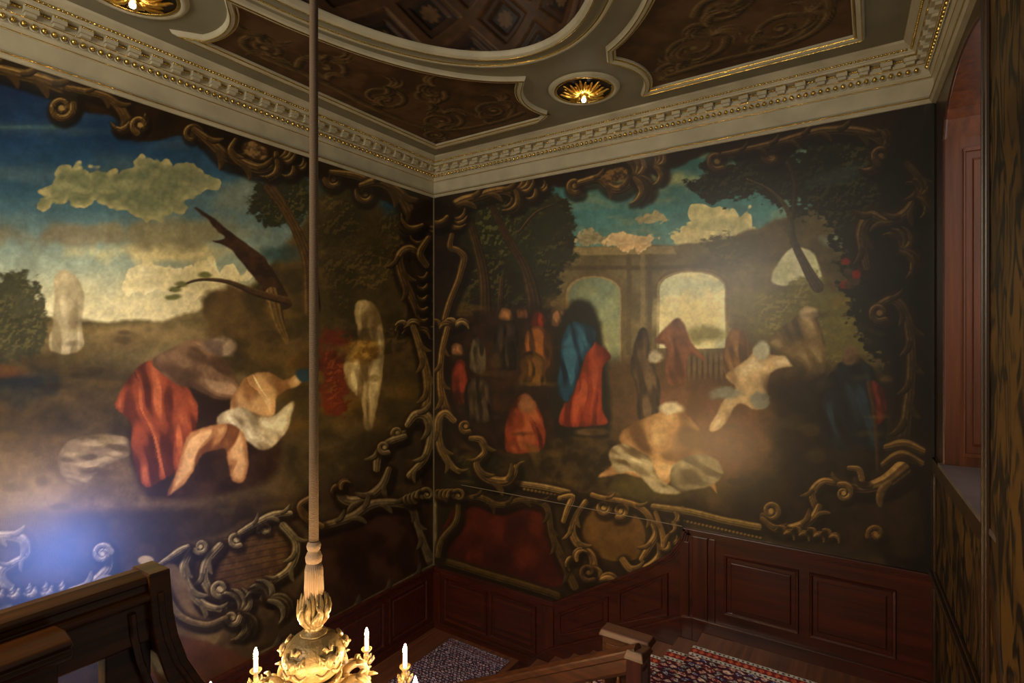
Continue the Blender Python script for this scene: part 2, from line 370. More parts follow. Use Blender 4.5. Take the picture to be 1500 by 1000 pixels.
        t = np.clip(r*1.1-.1, 0, 1)*(1-.45*top)+.35*(1-top); t = t[:, None]
        s.mix(np.asarray(shade, np.float32)*(1-t)+np.asarray(lit, np.float32)*t, m, idx)
def grid_mesh(name, pos, nu, nv, rgb, mat, parent=None, keep=None):
    me = bpy.data.meshes.new(name); n = nu*nv
    i, j = np.meshgrid(np.arange(nu-1), np.arange(nv-1)); a = (j*nu+i).ravel()
    q = np.stack([a, a+1, a+nu+1, a+nu], 1).astype(np.int32)
    if keep is not None: q = q[keep[a]]
    me.vertices.add(n); me.vertices.foreach_set('co', pos.astype(np.float32).ravel())
    me.loops.add(q.size); me.loops.foreach_set('vertex_index', q.ravel())
    me.polygons.add(len(q)); me.polygons.foreach_set('loop_start', np.arange(0, q.size, 4, dtype=np.int32))
    try: me.polygons.foreach_set('loop_total', np.full(len(q), 4, np.int32))
    except Exception: pass
    me.update(calc_edges=True)
    c = np.clip(rgb, 0, 1); l = np.where(c <= .04045, c/12.92, ((c+.055)/1.055)**2.4)
    at = me.color_attributes.new('paint', 'FLOAT_COLOR', 'POINT'); at.data.foreach_set('color', np.concatenate([l, np.ones((n, 1))], 1).astype(np.float32).ravel())
    me.polygons.foreach_set('use_smooth', np.ones(len(q), bool))
    me.materials.append(mat); o = bpy.data.objects.new(name, me); COL.objects.link(o)
    if parent: o.parent = parent; o.location = -worldloc(parent)
    return o
#@@PAINT@@
# ---------------------------------------------------------------- the two wall paintings: plain stand-in landscapes in the same colours
OB, OH, OD = (.30, .22, .115), (.60, .485, .28), (.10, .065, .03)
def paint_left(cv):
    x, y = cv.x, cv.y
    sky = np.zeros((x.size, 3), np.float32); t = np.clip((y-110)/370, 0, 1)
    stops = [(0, (.055, .13, .26)), (.25, (.09, .21, .35)), (.5, (.25, .39, .47)), (.72, (.56, .63, .58)), (1, (.84, .80, .62))]
    for k in range(3): sky[:, k] = np.interp(t, [a for a, _ in stops], [c[k] for _, c in stops])
    w = sst(.35, .8, fbm(x*.35, y*1.3, 30, 4, 61))[:, None]*.22; sky = sky*(1-w)+np.array((.55, .55, .45), np.float32)*w
    cv.c[:] = sky
    # low haze and clouds
    cv.ell(280, 455, 210, 42, (.88, .84, .66), soft=.8, op=.9)
    cv.cloud(275, 415, 90, 34, (.93, .89, .72), (.84, .80, .62), 3, 12)
    cv.ell(250, 368, 120, 13, (.80, .76, .57), soft=.6, warp=.6); cv.ell(160, 345, 130, 16, (.50, .46, .36), soft=.6, warp=.6, op=.8); cv.ell(270, 338, 95, 20, (.52, .50, .38), soft=.6, warp=.5, op=.85)
    cv.cloudp([(52, 300), (90, 250), (115, 240), (145, 250), (190, 245), (205, 228), (240, 232), (300, 255), (315, 275), (285, 290), (250, 318), (180, 312), (150, 300), (100, 300)], (.66, .63, .45), (.42, .45, .34), 4, 30)
    cv.ell(10, 186, 60, 3, (.30, .42, .42), soft=.8, warp=.9, op=.6)
    cv.ell(360, 290, 70, 22, (.50, .52, .44), soft=.7, warp=.5, op=.7)
    # distance and ground
    cv.poly([(-200, 470), (0, 460), (140, 470), (240, 470), (330, 440), (460, 430), (700, 420), (700, 1100), (-200, 1100)], (.46, .40, .25), (.34, .30, .17), warp=6, soft=4, smooth=False, ns=50)
    cv.ell(215, 487, 75, 14, (.52, .44, .27), soft=.5, warp=.4); cv.ell(185, 500, 42, 15, (.42, .35, .21), soft=.3, warp=.4)
    cv.poly([(-200, 520), (0, 520), (60, 515), (200, 540), (420, 560), (700, 540), (700, 1100), (-200, 1100)], (.33, .27, .16), (.24, .20, .115), warp=14, soft=24, smooth=False, ns=60)
    cv.poly([(-200, 560), (60, 590), (170, 600), (210, 640), (90, 650), (-200, 640)], (.18, .15, .09), (.27, .22, .13), warp=10, soft=18)
    cv.poly([(-200, 640), (60, 640), (160, 660), (290, 720), (300, 790), (120, 770), (-200, 780)], (.42, .34, .23), (.33, .27, .18), warp=10, soft=22)
    cv.poly([(-200, 765), (120, 752), (300, 745), (430, 725), (520, 700), (640, 690), (640, 1100), (-200, 1100)], (.17, .13, .09), (.23, .17, .11), warp=8, soft=16, smooth=False)
    # bush at left
    cv.foliage([(-60, 430), (0, 402), (45, 405), (62, 440), (70, 470), (55, 520), (-60, 530)], (.22, .22, .15), (.34, .33, .20), warp=10)
    cv.ell(20, 560, 46, 26, (.10, .13, .15), soft=.6, warp=.5); cv.ell(15, 545, 26, 9, (.42, .24, .12), soft=.7, warp=.6, op=.7)
    # wooded hill
    cv.poly([(300, 460), (306, 430), (330, 420), (370, 415), (430, 345), (470, 280), (560, 280), (640, 330), (640, 720), (480, 690), (420, 560), (330, 545)], (.37, .29, .155), (.24, .20, .105), warp=10, soft=7, ns=34)
    cv.foliage([(440, 260), (540, 255), (600, 300), (600, 480), (540, 520), (480, 430), (455, 340)], (.17, .15, .075), (.36, .30, .15), warp=14, seed=31, op=.55)
    cv.foliage([(362, 285), (390, 262), (440, 262), (455, 300), (430, 330), (380, 320)], (.15, .155, .085), (.30, .27, .14), warp=12, seed=33)
    cv.ell(575, 288, 26, 26, (.10, .24, .35), soft=.5, warp=.5); cv.ell(405, 372, 32, 14, (.20, .31, .32), soft=.6, warp=.4, op=.8)
    cv.stroke([(395, 275), (425, 320), (450, 380), (456, 450)], [9, 7, 9, 14], (.30, .22, .12), (.45, .35, .20))
    for i in range(26):
        rr = random.Random(i); cv.ell(rr.uniform(330, 620), rr.uniform(430, 640), rr.uniform(8, 26), rr.uniform(5, 14), (.42, .31, .12) if i % 3 else (.22, .19, .10), soft=.7, warp=.7, op=.6)
    # broken trunk
    cv.poly([(288, 308), (300, 312), (345, 345), (392, 385), (420, 430), (425, 450), (400, 450), (372, 405), (335, 365), (312, 352), (330, 348)], (.25, .16, .10), (.17, .11, .07), warp=4, soft=1.5, ns=10)
    cv.stroke([(398, 430), (408, 470), (420, 500)], [10, 9, 4], (.40, .31, .16), (.55, .45, .26))
    cv.stroke([(250, 425), (290, 410), (330, 412), (380, 430), (420, 440)], [1.5, 2, 3, 5, 6], (.26, .18, .10), (.36, .27, .15), groove=False)
    for a, b in ((255, 424), (266, 416), (258, 434), (248, 436), (300, 403)): cv.ell(a, b, 9, 4, (.42, .42, .22), soft=.5, warp=.8)
    # pale standing stone and low boulder
    cv.drape([(82, 400), (104, 398), (122, 430), (120, 470), (118, 512), (74, 514), (78, 470), (80, 430)], (.68, .63, .49), (.50, .45, .32), (.80, .75, .60), 1.5, 14, 3, 19)
    cv.drape([(85, 670), (105, 645), (150, 636), (188, 645), (190, 668), (150, 685), (120, 710), (95, 700)], (.50, .43, .32), (.33, .27, .19), (.66, .58, .44), .2, 12, 4, 29)
    # cloths laid over rocks: rust red, grey-brown, cream
    cv.poly([(196, 600), (300, 560), (400, 600), (400, 700), (240, 735), (200, 700)], (.16, .10, .06), (.22, .15, .09), warp=6, soft=8)
    cv.drape([(168, 590), (196, 545), (222, 528), (262, 552), (288, 590), (285, 660), (262, 690), (214, 712), (194, 660), (192, 620)], (.53, .25, .14), (.27, .11, .06), (.70, .38, .22), 1.25, 17, 4, 41)
    cv.drape([(222, 530), (262, 505), (300, 498), (340, 545), (352, 575), (325, 585), (285, 570), (255, 560)], (.47, .36, .25), (.28, .20, .13), (.64, .52, .38), .5, 14, 4, 43)
    cv.ell(318, 505, 24, 14, (.40, .33, .27), soft=.3, warp=.4, col2=(.60, .52, .42))
    cv.drape([(338, 590), (362, 552), (392, 545), (415, 556), (436, 548), (440, 562), (408, 578), (398, 612), (352, 616)], (.82, .66, .44), (.50, .34, .19), (.93, .82, .62), 1.0, 20, 4, 47)
    cv.drape([(318, 612), (350, 596), (392, 612), (428, 588), (430, 600), (414, 640), (386, 660), (352, 640), (330, 640)], (.78, .73, .58), (.44, .36, .24), (.93, .90, .76), .9, 12, 3, 53)
    cv.drape([(276, 640), (330, 622), (360, 640), (362, 700), (340, 700), (330, 660), (296, 665), (275, 705), (246, 726), (256, 700)], (.68, .48, .29), (.38, .22, .12), (.85, .68, .46), 1.8, 18, 4, 59)
    cv.ell(446, 549, 12, 9, (.16, .25, .30), soft=.3, warp=.4)
    # pale tree stem with russet undergrowth, right of the rope
    cv.foliage([(470, 490), (500, 485), (515, 530), (505, 600), (478, 600), (468, 540)], (.38, .16, .09), (.50, .24, .12), warp=6, seed=71)
    cv.drape([(520, 460), (528, 440), (548, 444), (560, 480), (562, 530), (556, 580), (545, 628), (532, 626), (530, 590), (505, 555), (506, 520), (524, 500)], (.66, .57, .38), (.38, .30, .17), (.84, .77, .56), 1.5, 13, 4, 73)
    cv.ell(528, 516, 24, 14, (.50, .36, .14), soft=.4, warp=.5, col2=(.66, .52, .24), ns=8)
    cv.poly([(430, 640), (560, 628), (600, 650), (560, 700), (440, 720)], (.21, .18, .11), (.31, .26, .16), warp=9, soft=14)
    cv.poly([(-200, 750), (300, 750), (420, 730), (500, 690), (560, 640), (640, 600), (640, 1100), (-200, 1100)], (.17, .135, .095), (.22, .17, .12), warp=6, soft=12, op=.8, smooth=False)
def border_left(cv):
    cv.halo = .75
    B, H, D = OB, OH, OD
    # dark top band under the cornice
    cv.poly([(-200, 20), (0, 78), (330, 185), (650, 288), (650, 330), (612, 330), (590, 305), (530, 285), (470, 262), (440, 258), (380, 240), (330, 220), (270, 200), (215, 205), (170, 172), (120, 160), (60, 120), (0, 112), (-200, 70)], (.15, .095, .045), (.09, .055, .025), warp=5, soft=3)
    cv.stroke([(-40, 92), (20, 108), (60, 118), (100, 135), (108, 155)], [7, 9, 10, 9, 7], B, H); cv.volute(90, 158, 17, 1.6, -.2, 6, B, H)
    cv.stroke([(100, 130), (150, 140), (175, 158), (190, 185)], [5, 6, 7, 8], B, (.55, .42, .24)); cv.leaf(190, 180, 1.3, 32, 6, B, H, n=4); cv.volute(205, 183, 11, 1.2, 2, 5, B, H)
    cv.volute(282, 197, 13, 1.5, .5, 5, B, H, -1); cv.stroke([(285, 190), (312, 212), (335, 232), (365, 240)], [5, 8, 9, 7], B, H)
    cv.stroke([(345, 205), (338, 220), (350, 236), (380, 248), (402, 240), (405, 225)], [3, 5, 7, 8, 6, 4], B, H); cv.ell(376, 222, 20, 12, (.52, .41, .25), rot=.4, soft=.2, col2=(.25, .18, .1), ns=7)
    cv.leaf(405, 235, .5, 38, 6, B, H, n=4); cv.leaf(430, 245, .9, 24, 5, B, H, n=3)
    cv.volute(489, 262, 11, 1.5, 3, 5, B, H, -1); cv.stroke([(485, 252), (520, 258), (545, 268)], [4, 6, 4], B, H)
    cv.volute(536, 284, 12, 1.5, 3.4, 5, B, H, -1); cv.stroke([(530, 272), (560, 268), (590, 290), (606, 320), (618, 335)], [5, 9, 9, 9, 7], B, H)
    # side scroll beside the corner
    cv.poly([(600, 320), (640, 300), (640, 840), (618, 700), (622, 560), (600, 470), (588, 400), (604, 360)], (.20, .135, .06), (.12, .075, .035), warp=4, soft=3)
    cv.leaf(618, 330, 1.6, 40, 6, B, H, n=5); cv.leaf(626, 350, 1.5, 30, 5, B, H, n=4)
    cv.stroke([(620, 375), (600, 364), (585, 378), (592, 410), (608, 446), (622, 478)], [4, 6, 7, 7, 6, 6], B, H)
    cv.stroke([(628, 350), (616, 372), (624, 388)], [5, 6, 5], B, H)
    for q in range(6): cv.leaf(626, 400+q*17, 1.2+q*.2, 17, 4, B, H, n=3)
    cv.leaf(598, 480, -1.9, 22, 5, (.44, .35, .20), (.74, .64, .42), n=4); cv.leaf(610, 490, -1.4, 24, 5, B, H, n=3)
    cv.stroke([(606, 480), (616, 510), (626, 550), (626, 590), (616, 612)], [5, 6, 7, 7, 8], (.42, .33, .18), H)
    cv.stroke([(598, 622), (610, 608), (626, 612), (632, 640), (622, 672), (600, 696)], [5, 7, 8, 7, 6, 5], (.42, .35, .22), (.68, .60, .42)); cv.volute(582, 634, 9, 1.5, 0, 4, (.42, .35, .22), (.68, .60, .42))
    cv.stroke([(592, 640), (570, 648), (555, 665), (552, 685)], [5, 6, 7, 6], (.38, .32, .21), (.62, .55, .40)); cv.volute(563, 655, 8, 1.2, 1, 4, (.38, .32, .21), (.6, .52, .38))
    cv.stroke([(570, 688), (560, 712), (538, 730), (515, 735), (500, 728), (496, 712)], [5, 7, 8, 8, 7, 5], (.33, .28, .19), (.55, .48, .35)); cv.leaf(500, 715, -2.2, 18, 5, B, (.5, .42, .3), n=3)
    # lower panel of dull red brown
    cv.poly([(470, 775), (480, 765), (530, 748), (570, 742), (600, 745), (632, 770), (640, 860), (440, 960), (455, 860)], (.22, .14, .095), (.15, .09, .06), warp=3, soft=2, smooth=False, ns=24)
    cv.stroke([(470, 772), (515, 758), (550, 738), (600, 742), (612, 770), (622, 800), (630, 822)], [6, 7, 7, 6, 5, 6, 6], (.34, .29, .21), (.48, .42, .31))
    for q in range(5): cv.volute(598+q*7, 730-q*1.5, 8, 1.1, q, 3, (.38, .32, .2), (.56, .49, .34))
    cv.stroke([(455, 730), (440, 742), (450, 760), (470, 770)], [5, 6, 6, 5], B, (.5, .42, .3))
    for i in range(14):
        rr = random.Random(90+i); cv.ell(rr.uniform(490, 600), rr.uniform(785, 850), 9, 16, (.12, .07, .045), soft=.8, warp=.8, op=.5)
    # grey moulded bottom edge
    cv.stroke([(190, 1075), (283, 1010), (400, 955), (500, 905), (640, 828)], [13, 11, 9, 8, 6], (.27, .235, .18), (.36, .32, .25))
    # cartouche
    cv.poly([(232, 860), (262, 800), (330, 780), (360, 760), (430, 760), (460, 800), (440, 860), (400, 900), (370, 940), (410, 1000), (300, 1000), (250, 930), (228, 900)], (.24, .19, .12), (.30, .24, .155), warp=5, soft=4, ns=22)
    cv.poly([(298, 830), (318, 800), (360, 780), (410, 778), (428, 800), (420, 835), (380, 865), (330, 872), (304, 858)], (.34, .25, .14), (.27, .19, .11), warp=2, soft=2, ns=10)
    for q in range(8): cv.stroke([(304+q*2, 862-q*10.5), (425, 832-q*10.5+q*2)], .9, (.20, .14, .08), (.24, .17, .1), groove=False, op=.6)
    S = ((.40, .35, .25), (.66, .60, .44))
    cv.stroke([(322, 800), (304, 822), (300, 850), (318, 876), (345, 880)], [6, 7, 7, 6, 5], *S); cv.volute(322, 862, 11, 1.6, .8, 5, *S)
    cv.stroke([(280, 806), (270, 830), (275, 860), (296, 884), (320, 892)], [5, 7, 8, 7, 5], *S); cv.volute(294, 800, 9, 1.4, 2.6, 4, *S, -1)
    cv.volute(346, 790, 9, 1.5, 1, 4, *S); cv.volute(388, 776, 8, 1.3, 3, 4, *S); cv.stroke([(352, 780), (372, 768), (400, 755), (425, 752)], [4, 5, 6, 4], *S)
    cv.stroke([(415, 770), (432, 790), (434, 810), (424, 834), (400, 852), (385, 876)], [6, 6, 7, 6, 5, 5], *S); cv.leaf(350, 900, -.2, 46, 7, (.36, .32, .23), (.52, .47, .36), n=5); cv.volute(340, 905, 10, 1.3, 0, 5, *S)
    cv.leaf(395, 880, -.9, 42, 7, (.34, .31, .24), (.5, .46, .37), n=5)
    cv.ell(214, 820, 11, 6, (.60, .53, .38), soft=.2, warp=.2); cv.stroke([(232, 828), (262, 808), (275, 800)], [3, 5, 3], *S)
    cv.poly([(232, 838), (262, 830), (292, 900), (330, 915), (300, 960), (262, 940), (240, 880)], (.40, .33, .22), (.33, .26, .17), warp=3, soft=3)
    cv.stroke([(330, 905), (300, 915), (262, 900), (240, 860)], [4, 5, 5, 4], (.36, .30, .2), (.52, .44, .31))
    cv.poly([(240, 905), (262, 930), (320, 945), (420, 1000), (300, 1060), (200, 1000)], (.30, .16, .10), (.24, .13, .08), warp=3, soft=3, op=.75)
    # big scroll lower left
    G = ((.42, .38, .32), (.70, .64, .52))
    cv.stroke([(-60, 900), (30, 882), (90, 872), (130, 858), (158, 832), (160, 808)], [6, 7, 8, 8, 7, 5], *G); cv.volute(150, 811, 12, 1.7, -.3, 5, *G, -1)
    cv.stroke([(-60, 790), (0, 785), (32, 790), (38, 812), (18, 826), (2, 838), (10, 862), (40, 878)], [5, 7, 8, 6, 6, 7, 7, 6], *G)
    for q in range(5): cv.leaf(-20+q*24, 868-q*2, 1.1, 22, 6, *G, n=3)
def paint_right(cv):
    x, y = cv.x, cv.y
    sky = np.zeros((x.size, 3), np.float32); t = np.clip((y-230)/270, 0, 1)
    stops = [(0, (.20, .36, .36)), (.3, (.27, .48, .50)), (.45, (.34, .52, .52)), (.65, (.60, .66, .54)), (1, (.84, .82, .62))]
    for k in range(3): sky[:, k] = np.interp(t, [a for a, _ in stops], [c[k] for _, c in stops])
    w = sst(.45, .75, fbm(x*.5, y*1.5, 24, 4, 61))[:, None]*.4; sky = sky*(1-w)+np.array((.62, .62, .45), np.float32)*w
    cv.c[:] = sky
    cv.cloud(1050, 335, 62, 34, (.86, .82, .60), (.70, .69, .50), 5, 13); cv.cloud(1020, 352, 40, 20, (.84, .80, .58), (.72, .69, .50), 15, 8)
    cv.ell(940, 262, 80, 9, (.56, .60, .44), soft=.6, warp=.6); cv.cloud(868, 352, 24, 12, (.66, .62, .48), (.50, .47, .35), 9, 6)
    # long rising ruin with arched openings
    cv.poly([(820, 362), (900, 360), (985, 358), (1060, 352), (1150, 318), (1260, 280), (1380, 260), (1380, 700), (640, 700), (640, 420), (740, 368)], (.45, .40, .27), (.36, .32, .20), warp=4, soft=2.5, smooth=False, ns=44)
    cv.poly([(820, 362), (985, 360), (990, 372), (820, 374)], (.55, .49, .33), warp=1, soft=1.5, smooth=False); cv.poly([(815, 390), (1010, 388), (1012, 394), (815, 396)], (.28, .23, .14), warp=1, soft=2, smooth=False, op=.7)
    cv.poly([(1150, 318), (1260, 280), (1380, 255), (1380, 420), (1230, 430), (1180, 380), (1060, 400), (1000, 395), (1080, 350)], (.32, .28, .18), (.25, .22, .14), warp=7, soft=8, op=.85)
    def arch(x0, x1, yt, yb, c1, c2):
        m = (x0+x1)/2; P = [(x0, yb), (x0, yt+26)]+[(m-(m-x0)*math.cos(a), yt+26-26*math.sin(a)) for a in [i*PI/10 for i in range(11)]]+[(x1, yb)]
        cv.poly([(p[0]+(6 if p[0] > m else -6), p[1]-6 if p[1] < yt+26 else p[1]) for p in P], (.40, .34, .22), warp=1, soft=1.5, smooth=False)
        cv.poly([(p[0]+(2 if p[0] > m else -4), p[1]-2 if p[1] < yt+26 else p[1]) for p in P], (.58, .52, .36), warp=1, soft=1.2, smooth=False)
        cv.poly(P, c1, c2, warp=1.2, soft=1.2, smooth=False, ns=22)
    arch(832, 908, 406, 560, (.54, .57, .42), (.44, .50, .41)); arch(966, 1062, 398, 510, (.94, .91, .72), (.80, .83, .70))
    cv.ell(1010, 470, 46, 30, (.93, .89, .66), soft=.6, warp=.4); cv.ell(870, 500, 36, 22, (.66, .64, .42), soft=.7, warp=.5)
    cv.poly([(1134, 415), (1142, 380), (1165, 362), (1190, 372), (1205, 405), (1196, 415)], (.82, .82, .70), (.70, .72, .56), warp=3, soft=2); cv.ell(1222, 352, 18, 12, (.45, .49, .42), soft=.4, warp=.5)
    for q, c in ((918, 0), (938, 1), (948, 0)): cv.poly([(q, 372), (q+7, 372), (q+7, 520), (q, 520)], (.50, .44, .30) if c else (.34, .29, .19), warp=1, soft=1.5, smooth=False, op=.8)
    cv.foliage([(1130, 420), (1190, 405), (1240, 430), (1300, 500), (1220, 560), (1130, 500), (1080, 440)], (.38, .36, .17), (.50, .47, .25), warp=16, seed=91, op=.8)
    cv.foliage([(1030, 352), (1060, 340), (1095, 352), (1090, 380), (1050, 385)], (.24, .22, .12), (.34, .31, .17), warp=8, seed=93)
    cv.ell(1040, 490, 22, 9, (.56, .54, .32), soft=.6, warp=.8)
    # dim terrace and ground
    cv.poly([(640, 560), (820, 535), (980, 520), (1130, 515), (1240, 540), (1380, 560), (1380, 900), (640, 900)], (.33, .25, .15), (.25, .19, .115), warp=8, soft=14, smooth=False, ns=40)
    for q in range(14): cv.ell(985+q*8, 535, 2.6, 20, (.50, .42, .27), soft=.4, warp=.1, op=.6)
    cv.poly([(1000, 560), (1130, 570), (1130, 690), (960, 700), (930, 600)], (.44, .30, .20), (.36, .25, .16), warp=10, soft=18)
    cv.poly([(640, 640), (760, 650), (860, 630), (900, 690), (1040, 740), (1380, 760), (1380, 900), (640, 900)], (.17, .13, .075), (.22, .17, .09), warp=8, soft=12, smooth=False)
    cv.ell(960, 712, 110, 18, (.30, .26, .12), soft=.6, warp=.4)
    # dark wood on the left, brown stems
    cv.foliage([(640, 300), (700, 300), (760, 275), (830, 290), (840, 330), (830, 370), (815, 420), (800, 470), (780, 540), (780, 640), (640, 700)], (.125, .115, .06), (.27, .25, .12), warp=12, seed=95, op=.98)
    cv.foliage([(700, 300), (760, 280), (820, 300), (845, 332), (815, 352), (840, 385), (780, 400), (700, 360)], (.15, .16, .085), (.32, .32, .17), warp=14, seed=96)
    for P, w in (([(690, 330), (708, 400), (712, 480), (720, 560)], [6, 8, 10, 10]), ([(720, 300), (745, 350), (770, 395), (782, 450), (775, 520)], [5, 6, 8, 11, 12]), ([(735, 410), (732, 480), (738, 540)], [4, 5, 6]), ([(760, 340), (785, 312), (810, 300)], [2, 2, 1])):
        cv.stroke(P, w, (.22, .16, .09), (.36, .28, .17))
    cv.poly([(655, 470), (700, 455), (780, 450), (830, 470), (830, 640), (700, 670), (650, 640)], (.13, .085, .05), (.19, .12, .07), warp=10, soft=14, ns=18)
    # muted cloth and stone among the trees
    for i, (a, b, w_, h_, c) in enumerate([(668, 512, 10, 9, (.50, .34, .22)), (676, 560, 14, 34, (.36, .14, .09)), (700, 520, 11, 26, (.36, .31, .22)), (740, 460, 9, 9, (.46, .32, .19)), (742, 505, 18, 36, (.15, .12, .09)), (764, 458, 7, 8, (.42, .27, .16)), (788, 468, 11, 12, (.50, .17, .09)), (788, 510, 22, 34, (.38, .23, .10)), (818, 466, 10, 12, (.60, .42, .28)), (780, 540, 20, 26, (.28, .19, .07)), (700, 585, 20, 34, (.20, .16, .11))]):
        cv.drape([(a-w_, b+h_*.6), (a-w_*.8, b-h_*.6), (a, b-h_), (a+w_*.9, b-h_*.5), (a+w_, b+h_*.8), (a, b+h_)], c, [q*.4 for q in c], [min(1, q*1.5) for q in c], 1.4, 8, 3, 100+i)
    # tall blue and red cloth over a rock
    cv.poly([(812, 500), (840, 440), (880, 470), (890, 640), (815, 640)], (.11, .10, .07), warp=5, soft=6)
    cv.drape([(850, 500), (872, 500), (896, 522), (884, 540), (882, 600), (886, 622), (822, 622), (830, 580), (842, 540)], (.52, .20, .11), (.30, .10, .055), (.64, .30, .17), 1.5, 13, 3, 121)
    cv.drape([(822, 500), (836, 472), (868, 478), (872, 500), (856, 520), (846, 555), (832, 588), (816, 570), (820, 530)], (.10, .24, .32), (.04, .10, .15), (.20, .38, .46), 1.2, 12, 3, 123)
    cv.ell(862, 632, 22, 6, (.40, .31, .20), soft=.4, warp=.5)
    # rocks and cloth at the foot
    cv.poly([(780, 650), (860, 640), (905, 655), (890, 715), (830, 720), (790, 690)], (.27, .21, .11), (.15, .115, .06), warp=6, soft=4, ns=16)
    cv.drape([(742, 620), (752, 590), (770, 576), (790, 600), (800, 640), (790, 660), (744, 662)], (.46, .20, .10), (.22, .08, .04), (.62, .34, .19), 1.1, 12, 3, 125); cv.ell(771, 592, 12, 14, (.50, .33, .20), soft=.4, warp=.4)
    cv.drape([(924, 540), (935, 488), (948, 484), (955, 520), (966, 560), (962, 612), (936, 612), (934, 570)], (.24, .19, .13), (.13, .11, .09), (.42, .34, .24), 1.4, 12, 3, 127); cv.ell(960, 522, 12, 12, (.72, .68, .56), soft=.3, warp=.5)
    cv.drape([(960, 500), (980, 476), (998, 468), (1012, 500), (1036, 528), (1008, 520), (1004, 560), (978, 560), (976, 510)], (.50, .32, .20), (.30, .19, .12), (.62, .42, .28), 1.3, 14, 3, 129)
    cv.drape([(1060, 540), (1066, 488), (1085, 482), (1100, 505), (1098, 540), (1080, 550)], (.50, .36, .20), (.30, .22, .13), (.64, .50, .30), 1.2, 12, 3, 131)
    cv.drape([(1064, 548), (1094, 528), (1110, 508), (1130, 520), (1174, 522), (1172, 534), (1130, 545), (1124, 590), (1106, 600), (1082, 592), (1058, 625), (1040, 628), (1058, 590), (1078, 568)], (.80, .70, .52), (.54, .42, .28), (.92, .86, .70), .9, 18, 3, 133)
    cv.ell(1115, 514, 12, 13, (.74, .74, .64), soft=.3, warp=.4); cv.ell(1060, 576, 22, 9, (.54, .58, .52), soft=.4, warp=.6, op=.8); cv.ell(1114, 585, 14, 11, (.55, .56, .50), soft=.3, warp=.6)
    cv.drape([(1124, 500), (1150, 478), (1182, 452), (1200, 470), (1210, 510), (1206, 545), (1176, 560), (1150, 520)], (.44, .36, .22), (.26, .22, .13), (.62, .54, .36), .9, 14, 4, 135); cv.ell(1186, 458, 13, 10, (.70, .62, .46), soft=.3, warp=.6)
    cv.drape([(906, 640), (930, 618), (965, 604), (990, 592), (1010, 612), (1030, 640), (1046, 700), (1050, 722), (1030, 700), (1000, 690), (975, 712), (946, 700), (912, 695), (878, 698), (900, 680), (910, 655)], (.70, .54, .34), (.38, .26, .14), (.86, .74, .52), .7, 24, 4, 137)
    cv.drape([(892, 660), (915, 652), (950, 668), (966, 700), (998, 722), (960, 718), (930, 690), (905, 694)], (.70, .65, .50), (.36, .29, .18), (.88, .84, .68), .6, 10, 3, 139)
    cv.drape([(988, 682), (1020, 664), (1048, 672), (1060, 696), (1040, 712), (1000, 720), (984, 706)], (.60, .55, .41), (.36, .31, .21), (.74, .70, .55), .4, 12, 3, 141); cv.ell(982, 598, 16, 9, (.82, .78, .64), soft=.3, warp=.4)
    # small lit cloud in the sky where the eye is led up
    cv.cloud(922, 355, 40, 17, (.86, .76, .58), (.76, .62, .44), 21, 9); cv.cloud(955, 322, 24, 10, (.66, .62, .47), (.54, .53, .40), 27, 6)
    # dark trees right
    cv.foliage([(1010, 262), (1080, 230), (1180, 215), (1380, 160), (1380, 560), (1280, 520), (1240, 420), (1215, 330), (1150, 300), (1090, 290), (1030, 285)], (.085, .085, .05), (.18, .17, .10), warp=18, seed=97, op=.97, gaps=.5)
    cv.ell(1228, 258, 50, 12, (.16, .21, .20), rot=-.3, soft=.7, warp=.8, op=.7)
    cv.stroke([(1094, 262), (1130, 280), (1155, 310), (1162, 350), (1180, 390), (1198, 420)], [1.5, 2, 4, 5, 7, 9], (.24, .20, .13), (.38, .33, .23)); cv.stroke([(1162, 318), (1164, 270), (1150, 225)], [4, 3, 2], (.17, .14, .09), (.25, .21, .14))
    cv.poly([(1130, 560), (1380, 520), (1380, 830), (1060, 770), (1090, 700), (1130, 690)], (.15, .115, .075), (.10, .075, .05), warp=10, soft=26, smooth=False)
    cv.drape([(1206, 570), (1226, 535), (1250, 520), (1280, 540), (1296, 580), (1298, 640), (1280, 660), (1200, 650)], (.09, .11, .13), (.05, .055, .06), (.14, .20, .25), 1.2, 14, 4, 143); cv.ell(1246, 520, 12, 15, (.40, .31, .22), soft=.4, warp=.5); cv.drape([(1276, 560), (1294, 570), (1298, 610), (1282, 620)], (.28, .09, .06), (.15, .05, .03), (.4, .16, .1), 1.3, 8, 2, 145)
    cv.stroke([(1272, 560), (1282, 620), (1286, 690)], 2.6, (.25, .17, .10), (.36, .26, .16), groove=False)
    for i in range(12):
        rr = random.Random(300+i); cv.ell(1255+rr.uniform(-20, 30), 400+rr.uniform(-18, 18), 6, 5, [(.45, .10, .07), (.25, .2, .15), (.2, .16, .1)][i % 3], soft=.4, warp=.8, op=.8)
